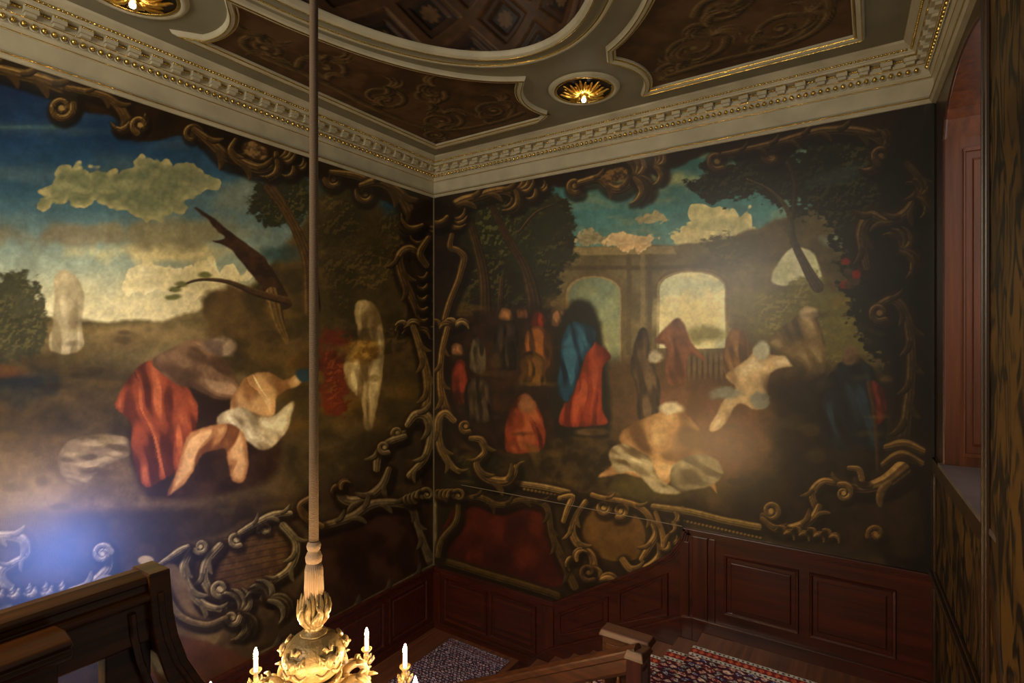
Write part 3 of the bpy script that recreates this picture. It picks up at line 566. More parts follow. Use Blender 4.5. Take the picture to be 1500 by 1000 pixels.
def border_right(cv):
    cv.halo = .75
    B, H = OB, OH
    cv.poly([(630, 290), (900, 238), (1375, 148), (1400, 230), (1330, 225), (1250, 205), (1180, 210), (1140, 235), (1040, 225), (985, 245), (900, 265), (820, 272), (760, 285), (700, 292), (670, 305), (640, 340)], (.12, .08, .04), (.08, .05, .025), warp=5, soft=3)
    cv.stroke([(645, 330), (665, 302), (700, 288), (735, 280), (752, 286), (752, 298)], [7, 8, 7, 7, 6, 4], B, H); cv.leaf(755, 280, .3, 40, 6, B, H, n=4); cv.leaf(785, 278, .8, 22, 5, B, H, n=3)
    cv.volute(842, 272, 10, 1.3, 1, 5, B, H); cv.stroke([(850, 268), (875, 262), (890, 272), (905, 278), (925, 268), (930, 252)], [5, 6, 6, 7, 6, 4], B, H); cv.ell(902, 256, 20, 10, (.46, .35, .19), soft=.2, rot=-.2, col2=(.2, .14, .07), ns=7)
    cv.leaf(930, 262, -.3, 44, 7, B, H, n=5); cv.leaf(960, 245, -.2, 30, 6, B, H, n=4)
    D1 = ((.22, .16, .09), (.42, .33, .20)); cv.volute(1050, 236, 12, 1.4, 1, 5, *D1); cv.volute(1130, 228, 12, 1.6, -1, 6, *D1, -1); cv.stroke([(1060, 226), (1130, 212), (1210, 192), (1270, 196), (1300, 215)], [4, 6, 7, 8, 6], *D1)
    cv.leaf(1288, 225, .4, 42, 8, *D1, n=5); cv.volute(1292, 228, 12, 1.4, 2, 5, *D1)
    # side scrolls right
    D2 = ((.20, .15, .075), (.38, .30, .17))
    cv.poly([(1300, 200), (1385, 160), (1385, 840), (1290, 800), (1310, 640), (1295, 480), (1262, 360), (1290, 300)], (.075, .05, .03), (.045, .03, .018), warp=6, soft=10, op=.9)
    cv.stroke([(1330, 240), (1348, 270), (1330, 310), (1300, 325), (1275, 318), (1262, 345), (1270, 390)], [5, 7, 8, 8, 9, 9, 6], *D2); cv.leaf(1345, 290, -.4, 34, 6, *D2, n=4); cv.leaf(1320, 370, -.5, 44, 7, *D2, n=4)
    cv.stroke([(1285, 450), (1310, 440), (1330, 470), (1336, 530), (1330, 600), (1322, 655)], [6, 7, 8, 8, 9, 12], *D2); cv.volute(1288, 458, 12, 1.4, 1, 6, *D2)
    cv.stroke([(1300, 655), (1325, 652), (1350, 660)], [6, 9, 6], (.30, .22, .11), (.50, .40, .22)); cv.stroke([(1296, 680), (1320, 668), (1348, 678)], [6, 9, 6], (.30, .22, .11), (.50, .40, .22))
    # great bottom scroll
    cv.poly([(1180, 730), (1200, 700), (1260, 716), (1310, 690), (1345, 700), (1350, 810), (1280, 806), (1180, 790)], (.17, .12, .06), (.11, .075, .04), warp=4, soft=5)
    E_ = ((.34, .26, .14), (.62, .50, .29))
    cv.stroke([(1320, 690), (1295, 708), (1260, 716), (1225, 708), (1205, 706), (1190, 722), (1196, 745)], [14, 12, 8, 6, 6, 6, 5], *E_); cv.volute(1236, 722, 12, 1.4, -2, 5, *E_)
    cv.stroke([(1262, 700), (1258, 688), (1244, 686)], [5, 5, 4], *E_); cv.volute(1129, 748, 13, 1.7, 2.6, 5, *E_, -1); cv.stroke([(1116, 760), (1138, 775), (1170, 772), (1192, 758), (1200, 742)], [4, 6, 8, 7, 5], *E_)
    for q in range(4): cv.leaf(1150+q*22, 782+q*1.5, -1.1, 18, 4, *E_, n=3)
    cv.volute(1283, 782, 10, 1.4, 3, 5, (.28, .2, .1), (.48, .36, .18))
    # ledge line above the seam, lower band
    cv.stroke([(760, 708), (800, 714), (832, 722)], 5, (.44, .35, .20), (.62, .52, .33)); cv.stroke([(958, 742), (1010, 750), (1060, 762), (1110, 772)], 5.5, (.42, .34, .18), (.58, .49, .29))
    for q in range(22): cv.ell(996+q*5.6, 761+q*1.25, 2.2, 1.8, (.44, .35, .20), soft=.3, warp=.1)
    for q in range(12): cv.ell(768+q*5.6, 716+q*1.1, 2.2, 2, (.40, .31, .17), soft=.3, warp=.1)
    cv.poly([(640, 700), (830, 727), (1010, 768), (1010, 810), (900, 870), (800, 900), (640, 850)], (.15, .115, .06), (.11, .08, .045), warp=1, soft=2, smooth=False, op=.85)
    cv.poly([(668, 738), (690, 730), (730, 742), (765, 736), (800, 745), (806, 780), (818, 815), (840, 850), (805, 862), (640, 815), (650, 770)], (.27, .095, .045), (.20, .07, .035), warp=2, soft=2, smooth=False, ns=24)
    for i in range(16):
        rr = random.Random(190+i); cv.ell(rr.uniform(680, 810), rr.uniform(765, 845), 10, 16, [(.36, .14, .07), (.15, .05, .03)][i % 2], soft=.8, warp=.8, op=.55)
    cv.stroke([(672, 736), (700, 728), (732, 740), (768, 732), (800, 742), (808, 780), (822, 815), (842, 858)], [4, 5, 5, 5, 5, 5, 6, 6], (.26, .20, .10), (.36, .28, .15)); cv.stroke([(636, 818), (720, 843), (815, 872)], 6, (.24, .18, .08), (.31, .24, .12)); cv.stroke([(672, 736), (668, 765), (648, 790), (642, 812)], [4, 5, 5, 5], (.26, .20, .10), (.4, .32, .18))
    # cartouche
    C_ = ((.42, .32, .17), (.68, .55, .32))
    cv.poly([(815, 730), (860, 724), (940, 740), (992, 770), (990, 800), (960, 830), (900, 862), (850, 852), (822, 800)], (.20, .15, .08), (.14, .105, .06), warp=4, soft=3)
    cv.poly([(850, 768), (858, 748), (890, 740), (930, 752), (946, 785), (938, 815), (905, 822), (868, 812), (854, 792)], (.40, .29, .14), (.34, .24, .11), warp=1.5, soft=2, ns=14)
    cv.stroke([(858, 736), (846, 752), (838, 775), (846, 796), (866, 812), (872, 830)], [5, 5, 6, 6, 5, 5], *C_); cv.stroke([(820, 730), (838, 728), (832, 745), (826, 762)], [4, 5, 5, 4], *C_); cv.volute(884, 743, 9, 1.6, 0, 4, *C_); cv.volute(909, 748, 9, 1.6, 2, 4, *C_, -1)
    cv.ell(898, 728, 13, 8, (.36, .28, .16), soft=.2, warp=.3); cv.stroke([(868, 725), (885, 730), (912, 734), (935, 742), (950, 755), (962, 780), (952, 800), (940, 818)], [4, 4, 4, 5, 5, 6, 6, 4], *C_)
    cv.stroke([(912, 820), (925, 834), (950, 830), (968, 812), (972, 790), (960, 750)], [5, 6, 6, 6, 5, 3], *C_); cv.leaf(880, 850, -1.4, 30, 6, *C_, n=4); cv.leaf(845, 820, -2.4, 22, 5, *C_, n=3); cv.volute(862, 838, 12, 1.3, 1, 4, (.26, .19, .1), (.4, .3, .17))
    cv.leaf(985, 765, .2, 18, 4, *C_, n=3); cv.leaf(980, 795, .9, 18, 4, *C_, n=3)
    # side scroll left, beside the corner
    cv.poly([(636, 300), (672, 310), (668, 350), (682, 375), (664, 440), (654, 500), (654, 600), (668, 640), (650, 700), (636, 700)], (.15, .10, .05), (.09, .06, .03), warp=3, soft=3)
    K = ((.30, .22, .11), (.54, .42, .22))
    cv.leaf(655, 318, 1.4, 34, 6, *K, n=4); cv.stroke([(662, 345), (660, 362), (672, 368), (680, 380), (672, 410), (658, 445), (650, 475)], [4, 5, 5, 6, 5, 5, 5], *K)
    cv.leaf(668, 478, -1.7, 22, 5, (.40, .32, .18), (.66, .56, .34), n=4); cv.leaf(645, 480, -1.4, 22, 4, *K, n=3); cv.stroke([(655, 482), (647, 520), (646, 570), (655, 605)], [5, 5, 6, 7], (.36, .26, .12), H)
    cv.stroke([(664, 615), (652, 606), (642, 620), (646, 655), (660, 680), (672, 690)], [5, 6, 7, 6, 5, 4], (.36, .28, .15), (.6, .48, .27)); cv.volute(682, 624, 8, 1.2, 1, 4, *K); cv.stroke([(690, 642), (705, 645), (710, 662), (698, 680), (712, 700), (738, 706), (752, 696), (756, 684)], [4, 6, 5, 5, 7, 8, 6, 4], (.34, .26, .14), (.58, .46, .26))
    for q in range(5): cv.volute(644+q*7, 722+q*1, 8, 1.1, q, 3, (.32, .25, .13), (.48, .39, .22))

def mural(name, side, u0, u1, step, paintfn, borderfn, zb, label):
    nu = int((u1-u0)/step)+1; us = np.linspace(u0, u1, nu); nv = int((2.16-(-3.38))/step)+1
    zbv = np.array([zb(u) for u in us]); tt = np.linspace(0, 1, nv)[:, None]
    Z = zbv[None, :]+(2.16-zbv)[None, :]*tt; U = np.repeat(us[None, :], nv, 0)
    if side == 'L': X = np.full_like(U, .02); Y = U
    else: X = U; Y = np.full_like(U, -.02)
    px, py = proj(X.ravel(), Y.ravel(), Z.ravel())
    cv = Canvas(px, py); paintfn(cv)
    rr = random.Random(7)
    for i in range(150):
        ex, ey = (rr.uniform(-60, 640), rr.uniform(470, 770)) if side == 'L' else (rr.uniform(660, 1320), rr.uniform(420, 720))
        if side == 'R' and 820 < ex < 1180 and ey < 600: continue
        k = [(.40, .31, .14), (.12, .09, .05), (.30, .27, .14), (.20, .15, .09)][i % 4]
        if (side == 'L' and 160 < ex < 450 and 500 < ey < 720) or (side == 'R' and 880 < ex < 1070 and 590 < ey < 730): continue
        cv.ell(ex, ey, rr.uniform(6, 24), rr.uniform(3, 9), k, soft=.6, warp=.9, op=rr.uniform(.2, .5))
    n = fbm(cv.x, cv.y, 40, 5, 77); n2 = fbm(cv.x, cv.y, 9, 4, 87); cv.c *= ((.86+.28*n)*(.9+.2*n2))[:, None]
    borderfn(cv)
    g = fbm(cv.x, cv.y, 3.5, 2, 79); cv.c *= (.93+.14*g)[:, None]
    cv.c *= MURAL_GAIN[side]
    root = empty(name, (0, 0, ZL), label, 'wall painting')
    pos = np.stack([X.ravel(), Y.ravel(), Z.ravel()], 1)
    grid_mesh('painted_canvas', pos, nu, nv, cv.c, M['canvas'], root)
    return root
MURAL_GAIN = {'L': np.array((1.10, 1.10, 1.07), np.float32), 'R': np.array((1.06, 1.04, 1.0), np.float32)}
CURVE = [(2.08, -3.375), (2.899, -2.884), (3.325, -2.622), (3.589, -2.406), (3.705, -2.227), (3.743, -2.104)]
def zb_right(u):
    if u <= 2.08: return ZL
    if u >= 3.743: return ZD
    return float(np.interp(u, [a for a, _ in CURVE], [b for _, b in CURVE]))
mL = mural('wall_mural', 'L', -6.6, -.005, .0085, paint_left, border_left, lambda u: ZL, 'large painted landscape on the left wall: blue sky, leaning broken trunk and rust-red cloth')
mR = mural('wall_mural', 'R', .005, 5.97, .0078, paint_right, border_right, zb_right, 'large painted landscape right of the corner, pale arched ruin between dark trees')
part('canvas_edge', MB().box(.0, .018, -6.6, -.02, ZL, 2.15), M['dark'], mL)
mb = MB(); P = [(.02, ZL), (2.08, ZL)]+CURVE[1:]+[(5.97, ZD), (5.97, 2.15), (.02, 2.15)]
part('canvas_edge', mb.prism(P, lambda u, v, w: (u, w, v), -.018, 0), M['dark'], mR)
part('seam_strip', MB().box(.55, 3.72, -.026, -.021, -2.094, -2.087), plain('seam_metal', (.5, .46, .38), .25), mR)
# ---------------------------------------------------------------- room shell
def struct(name, mb, mat, **k): return tag(mb.build(name, mat, **k), kind='structure')
struct('wall_left', MB().box(-.2, 0, -7.5, .2, -5.2, ZC+.1), M['dark'])
struct('wall_back', MB().box(0, 6.3, 0, .2, -5.2, ZC+.1), M['dark'])
struct('trim_1', MB().box(.018, .034, -.034, -.018, ZL, 2.14), plain('corner_bead', (.42, .38, .30), .4))
# window wall with arched opening
WY0, WY1, WS, WCR = -.56, -2.36, 1.62, 1.99   # far jamb, near jamb, spring, crown
def archz(y): 
    m = (WY0+WY1)/2; h = (WY0-WY1)/2; q = (y-m)/h; return WS+(WCR-WS)*math.sqrt(max(0, 1-q*q))
ys = [WY0+(WY1-WY0)*i/24 for i in range(25)]
def W(y, off, z): return (winx(y)+off, y, z)
mb = MB()
def wallquad(mb, y0, y1, z0a, z0b, z1a, z1b, d=.12):
    mb.hexa([W(y0, 0, z0a), W(y1, 0, z0b), W(y1, d, z0b), W(y0, d, z0a)], [W(y0, 0, z1a), W(y1, 0, z1b), W(y1, d, z1b), W(y0, d, z1a)])
wallquad(mb, .0, WY0, -5.2, -5.2, 2.7, 2.7); wallquad(mb, WY0, WY1, -5.2, -5.2, -1.03, -1.03)
for i in range(24): wallquad(mb, ys[i], ys[i+1], archz(ys[i]), archz(ys[i+1]), 2.7, 2.7)
wallquad(mb, WY1, -4.2, -5.2, -5.2, 2.7, 2.7)
struct('wall_right', mb, M['oak_frame'])
# window: jambs, arch soffit, sash
win = empty('window_1', (6.1, -1.46, -1.0), kind='structure')
mb = MB(); a = (winx(WY0)-.004, WY0-.014); b = (winx(WY0)+.55, WY0+.02)
mb.hexa([(a[0], a[1], -1.03), (b[0], b[1], -1.03), (b[0], b[1]+.05, -1.03), (a[0], a[1]+.05, -1.03)], [(a[0], a[1], WS+.02), (b[0], b[1], WS+.1), (b[0], b[1]+.05, WS+.1), (a[0], a[1]+.05, WS+.02)])
part('jamb', mb, M['jamb'], win)
# fielded shutter panel on the far jamb
def jamb_pt(t, out, z): return (a[0]+(b[0]-a[0])*t, a[1]+(b[1]-a[1])*t-out, z)
mb = MB()
for z0, z1 in ((-.90, 1.50),):
    for t0, t1, u0, u1 in ((.06, .10, z0, z1), (.55, .62, z0, z1), (.06, .62, z0, z0+.05), (.06, .62, z1-.05, z1)): pass
    mb.hexa([jamb_pt(.23, 0, z0), jamb_pt(.9, 0, z0), jamb_pt(.9, .004, z0), jamb_pt(.23, .004, z0)], [jamb_pt(.23, 0, z1), jamb_pt(.9, 0, z1), jamb_pt(.9, .004, z1), jamb_pt(.23, .004, z1)])
    mb.hexa([jamb_pt(.20, 0, z0-.03), jamb_pt(.23, 0, z0-.03), jamb_pt(.225, .02, z0-.03), jamb_pt(.205, .02, z0-.03)], [jamb_pt(.20, 0, z1+.03), jamb_pt(.23, 0, z1+.03), jamb_pt(.225, .02, z1+.03), jamb_pt(.205, .02, z1+.03)])
    mb.hexa([jamb_pt(.30, 0, z0+.05), jamb_pt(.8, 0, z0+.05), jamb_pt(.78, .018, z0+.08), jamb_pt(.32, .018, z0+.08)], [jamb_pt(.30, 0, z1-.05), jamb_pt(.8, 0, z1-.05), jamb_pt(.78, .018, z1-.08), jamb_pt(.32, .018, z1-.08)])
    for zz in (z0-.03, z1): mb.hexa([jamb_pt(.20, 0, zz), jamb_pt(.9, 0, zz), jamb_pt(.9, .02, zz), jamb_pt(.2, .02, zz)], [jamb_pt(.20, 0, zz+.03), jamb_pt(.9, 0, zz+.03), jamb_pt(.9, .02, zz+.03), jamb_pt(.2, .02, zz+.03)])
part('shutter_panel', mb, M['jamb'], win, bevel=.004)
mb = MB()
for i in range(24):
    y0, y1 = ys[i], ys[i+1]; k = .55
    mb.hexa([W(y0, -.004, archz(y0)-.012), W(y1, -.004, archz(y1)-.012), (W(y1, k, 0)[0], y1, archz(y1)-.005), (W(y0, k, 0)[0], y0, archz(y0)-.005)], [W(y0, -.004, archz(y0)+.01), W(y1, -.004, archz(y1)+.01), (W(y1, k, 0)[0], y1, archz(y1)+.02), (W(y0, k, 0)[0], y0, archz(y0)+.02)])
part('arch_soffit', mb, M['jamb'], win)
mb = MB()   # architrave bead round the arch
pts = [W(WY0-.002, -.008, -1.0)]+[W(y, -.008, archz(y)) for y in ys]
part('architrave_bead', mb.tube(pts, .014, 6), M['mahog_z'], win)
mb = MB(); x0 = 6.55
for yy in (-.46, -.95, -1.46, -1.97, -2.45): mb.box(x0, x0+.04, yy-.02, yy+.02, -1.0, 2.1)
for zz in (-1.0, -.5, 0, .5, 1.0, 1.5, 2.05): mb.box(x0, x0+.04, -2.5, -.44, zz-.02, zz+.02)
part('glazing_bars', mb, M['cream'], win)
m_, nt, bs = nodes('daylight_glass'); bs.inputs['Transmission Weight'].default_value = 1; bs.inputs['Roughness'].default_value = .05; bs.inputs['Base Color'].default_value = (.95, .97, 1, 1)
part('pane', MB().box(x0+.018, x0+.022, -2.5, -.44, -1.0, 2.1), m_, win)
# sill
mb = MB(); mb.hexa([W(-.50, -.045, -1.045), W(-2.5, -.045, -1.045), W(-2.5, .6, -1.045), W(-.50, .6, -1.045)], [W(-.50, -.045, -1.008), W(-2.5, -.045, -1.008), W(-2.5, .6, -1.008), W(-.50, .6, -1.008)])
part('window_sill', mb, M['stone'], win, bevel=.006)
# panelled dado beneath the sill
t2 = empty('trim_2', (6.03, -1.3, -3.2), kind='structure')
def wbox(mb, y0, y1, z0, z1, o0, o1):   # slab standing off the window wall, o = distance into the room
    mb.hexa([W(y0, -o0, z0), W(y1, -o0, z0), W(y1, -o1, z0), W(y0, -o1, z0)], [W(y0, -o0, z1), W(y1, -o0, z1), W(y1, -o1, z1), W(y0, -o1, z1)])
mb = MB(); wbox(mb, -.03, -2.2, -3.2, -1.05, 0, .012); part('panel_board', mb, M['oak_dark'], t2)
mb = MB()
for y0, y1 in ((-.03, -.16), (-2.06, -2.2)): wbox(mb, y0, y1, -3.2, -1.05, .012, .034)
for z0, z1 in ((-1.17, -1.05), (-2.16, -2.03), (-3.2, -3.0)): wbox(mb, -.03, -2.2, z0, z1, .012, .036)
wbox(mb, -.05, -2.2, -2.09, -2.05, .036, .06)
part('frame_rail', mb, M['oak_frame'], t2, bevel=.005)
# grained pier nearer the camera
t3 = empty('trim_3', (6.03, -3.0, -3.2), kind='structure')
mb = MB(); mb.box(6.035, 6.2, -4.2, -2.2, -4.3, 2.14); part('pier_board', mb, M['oak_dark'], t3)
mb = MB(); mb.box(6.012, 6.035, -2.34, -2.205, -4.3, 2.14); mb.box(6.005, 6.03, -2.27, -2.25, -4.3, 2.14); part('pier_stile', mb, M['oak_frame'], t3, bevel=.006)
mb = MB()
for (y0, z0, y1, z1) in ((-2.36, -1.2, -3.4, -2.75), (-2.36, -1.32, -3.4, -2.87)): mb.tube([(6.033, y0, z0), (6.033, y1, z1)], .012, 6)
part('raking_moulding', mb, M['oak_frame'], t3)
# ---------------------------------------------------------------- cornice
PATH = [(0, -7.2), (0, 0), (5.98, 0), (winx(-4.4), -4.4)]
PATH = [(x, y) for x, y in PATH]
cor = empty('trim_4', (0, 0, 2.13), kind='structure')
prof = [(0, 2.125), (.035, 2.13), (.05, 2.15), (.045, 2.172), (.03, 2.185), (.018, 2.20), (.018, 2.352), (.032, 2.358), (.034, 2.372), (.045, 2.385), (.050, 2.395), (.05, 2.405), (.072, 2.46), (.085, 2.47), (.09, 2.48), (.09, 2.548), (.165, 2.55), (.17, 2.565), (.182, 2.572), (.19, 2.60), (.215, 2.615), (.245, 2.635), (.255, 2.656), (.26, 2.70)]
mb = MB(); sweep(mb, PATH, prof); part('cornice_moulding', mb, M['cream'], cor, recalc=False)
mb = MB()
for d, z, r in ((.050, 2.168, .0055), (.034, 2.362, .004), (.088, 2.474, .004)):
    p = offset_path(PATH, d, False); mb.tube([(p[0][0], p[0][1], z), (p[1][0], p[1][1], z)], r, 5); mb.tube([(p[1][0], p[1][1], z), (p[2][0], p[2][1], z)], r, 5); mb.tube([(p[2][0], p[2][1], z), (p[3][0], p[3][1], z)], r, 5)
part('gilt_line', mb, M['gold'], cor)
def along(d, pitch, z, fn):
    p = offset_path(PATH, d, False)
    for i in range(3):
        (ax, ay), (bx, by) = p[i], p[i+1]; L = math.hypot(bx-ax, by-ay); ux, uy = (bx-ax)/L, (by-ay)/L; n = int(L/pitch)
        # measured from the inner corners
        for k in range(n):
            s_ = (k+.5)*pitch; s_ = L-s_ if i == 0 else s_
            fn(ax+ux*s_, ay+uy*s_, ux, uy, uy, -ux, z)
bead = MB(); rope = MB(); blk = MB(); gap = MB(); egg = MB()
along(.072, .063, 2.433, lambda x, y, ux, uy, nx, ny, z: bead.ball((x, y, z), .0195, 8, 6, (1, 1, 1.15)))
def eggrim(x, y, ux, uy, nx, ny, z):
    egg.tube([(x+ux*.027*math.cos(a)-nx*.006, y+uy*.027*math.cos(a)-ny*.006, z-.002+.03*math.sin(a)) for a in [PI+PI*i/6 for i in range(7)]], .005, 4)
along(.072, .063, 2.433, eggrim)
along(.192, .03, 2.588, lambda x, y, ux, uy, nx, ny, z: rope.ball((x, y, z), .0135, 6, 4, (1, 1, .9)))
def block(x, y, ux, uy, nx, ny, z):
    for hw, d0, d1, z0, z1 in ((.045, -.03, .052, 2.502, 2.552), (.034, -.03, .03, 2.478, 2.504)):
        c = lambda s_, d, zz: (x+ux*s_+nx*d, y+uy*s_+ny*d, zz)
        blk.hexa([c(-hw, d0, z0), c(hw, d0, z0), c(hw, d1, z0), c(-hw, d1, z0)], [c(-hw, d0, z1), c(hw, d0, z1), c(hw, d1, z1), c(-hw, d1, z1)])
    for q in range(6): gap.ball((x+ux*(-.038+.0152*q)+nx*.056, y+uy*(-.038+.0152*q)+ny*.056, 2.542), .0085, 5, 4)
    for q in range(5): gap.ball((x+ux*(.058+.0148*q)+nx*.002, y+uy*(.058+.0148*q)+ny*.002, 2.532), .010, 5, 4)
along(.10, .175, 0, block)
part('gilt_beads', bead, M['gold'], cor, smooth=True); part('egg_rims', egg, M['cream'], cor); part('gilt_rope_moulding', rope, M['gold'], cor, smooth=True)
part('modillion_blocks', blk, M['cream'], cor); part('gilt_leaf_row', gap, M['gold'], cor, smooth=True)
# ---------------------------------------------------------------- ceiling with oval opening
OC = (2.97, -4.25)
def oval(a, b, n=72, t0=0, t1=2*PI): return [(OC[0]+a*math.cos(t0+(t1-t0)*i/n), OC[1]+b*math.sin(t0+(t1-t0)*i/n)) for i in range(n)]
n = 96; inner = oval(1.30, 2.30, n); mb = MB()
rect = []
for (x, y) in inner:
    dx, dy = x-OC[0], y-OC[1]; k = min(((3.0 if dx > 0 else 2.97)+.25)/abs(dx) if abs(dx) > 1e-6 else 1e9, (4.25 if dy > 0 else 3.2)/abs(dy) if abs(dy) > 1e-6 else 1e9); rect.append((OC[0]+dx*k, OC[1]+dy*k))
vs = [(x, y, ZC) for x, y in inner]+[(x, y, ZC) for x, y in rect]; fs = [(i, (i+1) % n, n+(i+1) % n, n+i) for i in range(n)]
vs += [(x, y, ZC+.05) for x, y in rect]; fs += [(n+i, n+(i+1) % n, 2*n+(i+1) % n, 2*n+i) for i in range(n)]
mb.add(vs, fs)
for cx_, cy_ in ((-.0, .0), (6.2, 0)): pass
cl = struct('ceiling', mb, M['ceiling'])
# flat corners the radial fan leaves open
mb = MB(); mb.box(-.2, .9, -.9, .2, ZC+.002, ZC+.03); mb.box(5.0, 6.4, -.9, .2, ZC+.002, ZC+.03)
part('ceiling_corner', mb, M['ceiling'], cl)
# oval ring mouldings
ring = empty('trim_5', (OC[0], OC[1], ZC), kind='structure')
rp = oval(1.27, 2.27, 96)
mb = MB(); sweep(mb, list(reversed(rp)), [(-.0, ZC+.012), (-.0, ZC-.0), (-.012, ZC-.035), (-.04, ZC-.048), (-.052, ZC-.03)], True); sweep(mb, list(reversed(rp)), [(-.155, ZC-.03), (-.165, ZC-.05), (-.185, ZC-.05), (-.205, ZC-.02), (-.21, ZC)], True); part('ring_moulding', mb, M['cream'], ring, recalc=False, smooth=False)
mb = MB(); sweep(mb, list(reversed(rp)), [(-.052, ZC-.03), (-.07, ZC-.02), (-.12, ZC-.02), (-.155, ZC-.03)], True); part('ring_fillet', mb, M['ceiling'], ring, recalc=False)
mb = MB()
for d, z, r in ((-.045, ZC-.046, .007), (-.158, ZC-.04, .008), (-.205, ZC-.02, .006)):
    q = offset_path(list(reversed(rp)), d, True); q.append(q[0]); q.append(q[1]); mb.tube([(x, y, z) for x, y in q], r, 5)
part('gilt_line', mb, M['gold'], ring)
# painted, coffered dome
nu, nv = 560, 200; th = np.linspace(0, 2*PI, nu); ph = np.linspace(0, 1.35, nv); T, Pp = np.meshgrid(th, ph)
NC = 14; u = T/(2*PI)*NC; v = Pp/1.35*3.0; a_ = u+v/1.0; b_ = u-v/1.0
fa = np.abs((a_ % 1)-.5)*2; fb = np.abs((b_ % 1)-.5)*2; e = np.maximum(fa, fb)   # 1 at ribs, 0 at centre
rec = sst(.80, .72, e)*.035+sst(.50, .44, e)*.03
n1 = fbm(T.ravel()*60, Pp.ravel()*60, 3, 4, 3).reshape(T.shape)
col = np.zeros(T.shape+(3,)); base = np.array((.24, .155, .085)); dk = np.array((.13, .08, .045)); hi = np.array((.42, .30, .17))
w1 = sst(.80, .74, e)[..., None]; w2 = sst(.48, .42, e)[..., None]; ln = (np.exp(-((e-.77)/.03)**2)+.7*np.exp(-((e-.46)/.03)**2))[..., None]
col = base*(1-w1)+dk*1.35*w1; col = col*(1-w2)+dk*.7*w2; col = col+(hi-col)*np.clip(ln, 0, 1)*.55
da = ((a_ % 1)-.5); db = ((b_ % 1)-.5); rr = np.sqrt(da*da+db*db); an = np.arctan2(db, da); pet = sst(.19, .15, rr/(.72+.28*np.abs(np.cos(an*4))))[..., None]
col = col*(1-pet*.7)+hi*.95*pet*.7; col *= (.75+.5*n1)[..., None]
rx = 1.285+rec; ry = 2.285+rec
X = OC[0]+rx*np.cos(T)*np.cos(Pp); Y = OC[1]+ry*np.sin(T)*np.cos(Pp); Zz = ZC+.01+1.28*np.sin(Pp)+rec*np.sin(Pp)
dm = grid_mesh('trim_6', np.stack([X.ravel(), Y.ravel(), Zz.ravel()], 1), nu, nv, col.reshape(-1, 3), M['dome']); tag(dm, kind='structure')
mb = MB(); mb.lathe([(.001, ZC+1.27), (.3, ZC+1.26), (.32, ZC+1.30), (.001, ZC+1.32)], (OC[0], OC[1], 0), 20); part('dome_boss', mb, M['gold_leaf'], dm)
# painted ceiling panels
def arc(c, r, a0, a1, n=14): return [(c[0]+r*math.cos(a0+(a1-a0)*i/n), c[1]+r*math.sin(a0+(a1-a0)*i/n)) for i in range(n+1)]
def ell_pts(a, b, x0, x1, n=20, sgn=1):
    out = []
    for i in range(n+1):
        x = x0+(x1-x0)*i/n; q = (x-OC[0])/a; out.append((x, OC[1]+b*math.sqrt(max(0, 1-q*q))))
    return out
RA, RB = (2.96, -.96), (.83, -4.33)
p1 = [(.575, -.60), (2.33, -.60)]
a0 = math.atan2(-.60-RA[1], 2.33-RA[0]); a1 = math.atan2(-1.44-RA[1], 2.43-RA[0]); p1 += arc(RA, .73, a0, 2*PI+a1 if a1 < 0 else a1, 12)
e1 = [(x, y) for x, y in ell_pts(1.66, 2.87, 2.47, 1.33, 24) if y > -3.85]; p1 += e1
a0 = math.atan2(-3.74-RB[1], 1.24-RB[0]); a1 = math.atan2(-3.66-RB[1], .60-RB[0]); p1 += arc(RB, .72, a0, a1, 12)+[(.575, -3.68)]
p2 = [(5.37, -.60)]+[(5.37, -2.95)]+[(x, y) for x, y in ell_pts(1.75, 2.87, 4.68, 3.56, 24)]
a0 = math.atan2(-1.40-RA[1], 3.5-RA[0]); a1 = math.atan2(-.60-RA[1], 3.56-RA[0]); p2 += arc(RA, .70, a0, a1, 12)
def inside(P, X, Y):
    ins = np.zeros(X.shape, bool); n = len(P)
    for i in range(n):
        (ax, ay), (bx, by) = P[i], P[(i+1) % n]
        ins ^= ((ay > Y) != (by > Y)) & (X < (bx-ax)*(Y-ay)/((by-ay) or 1e-9)+ax)
    return ins
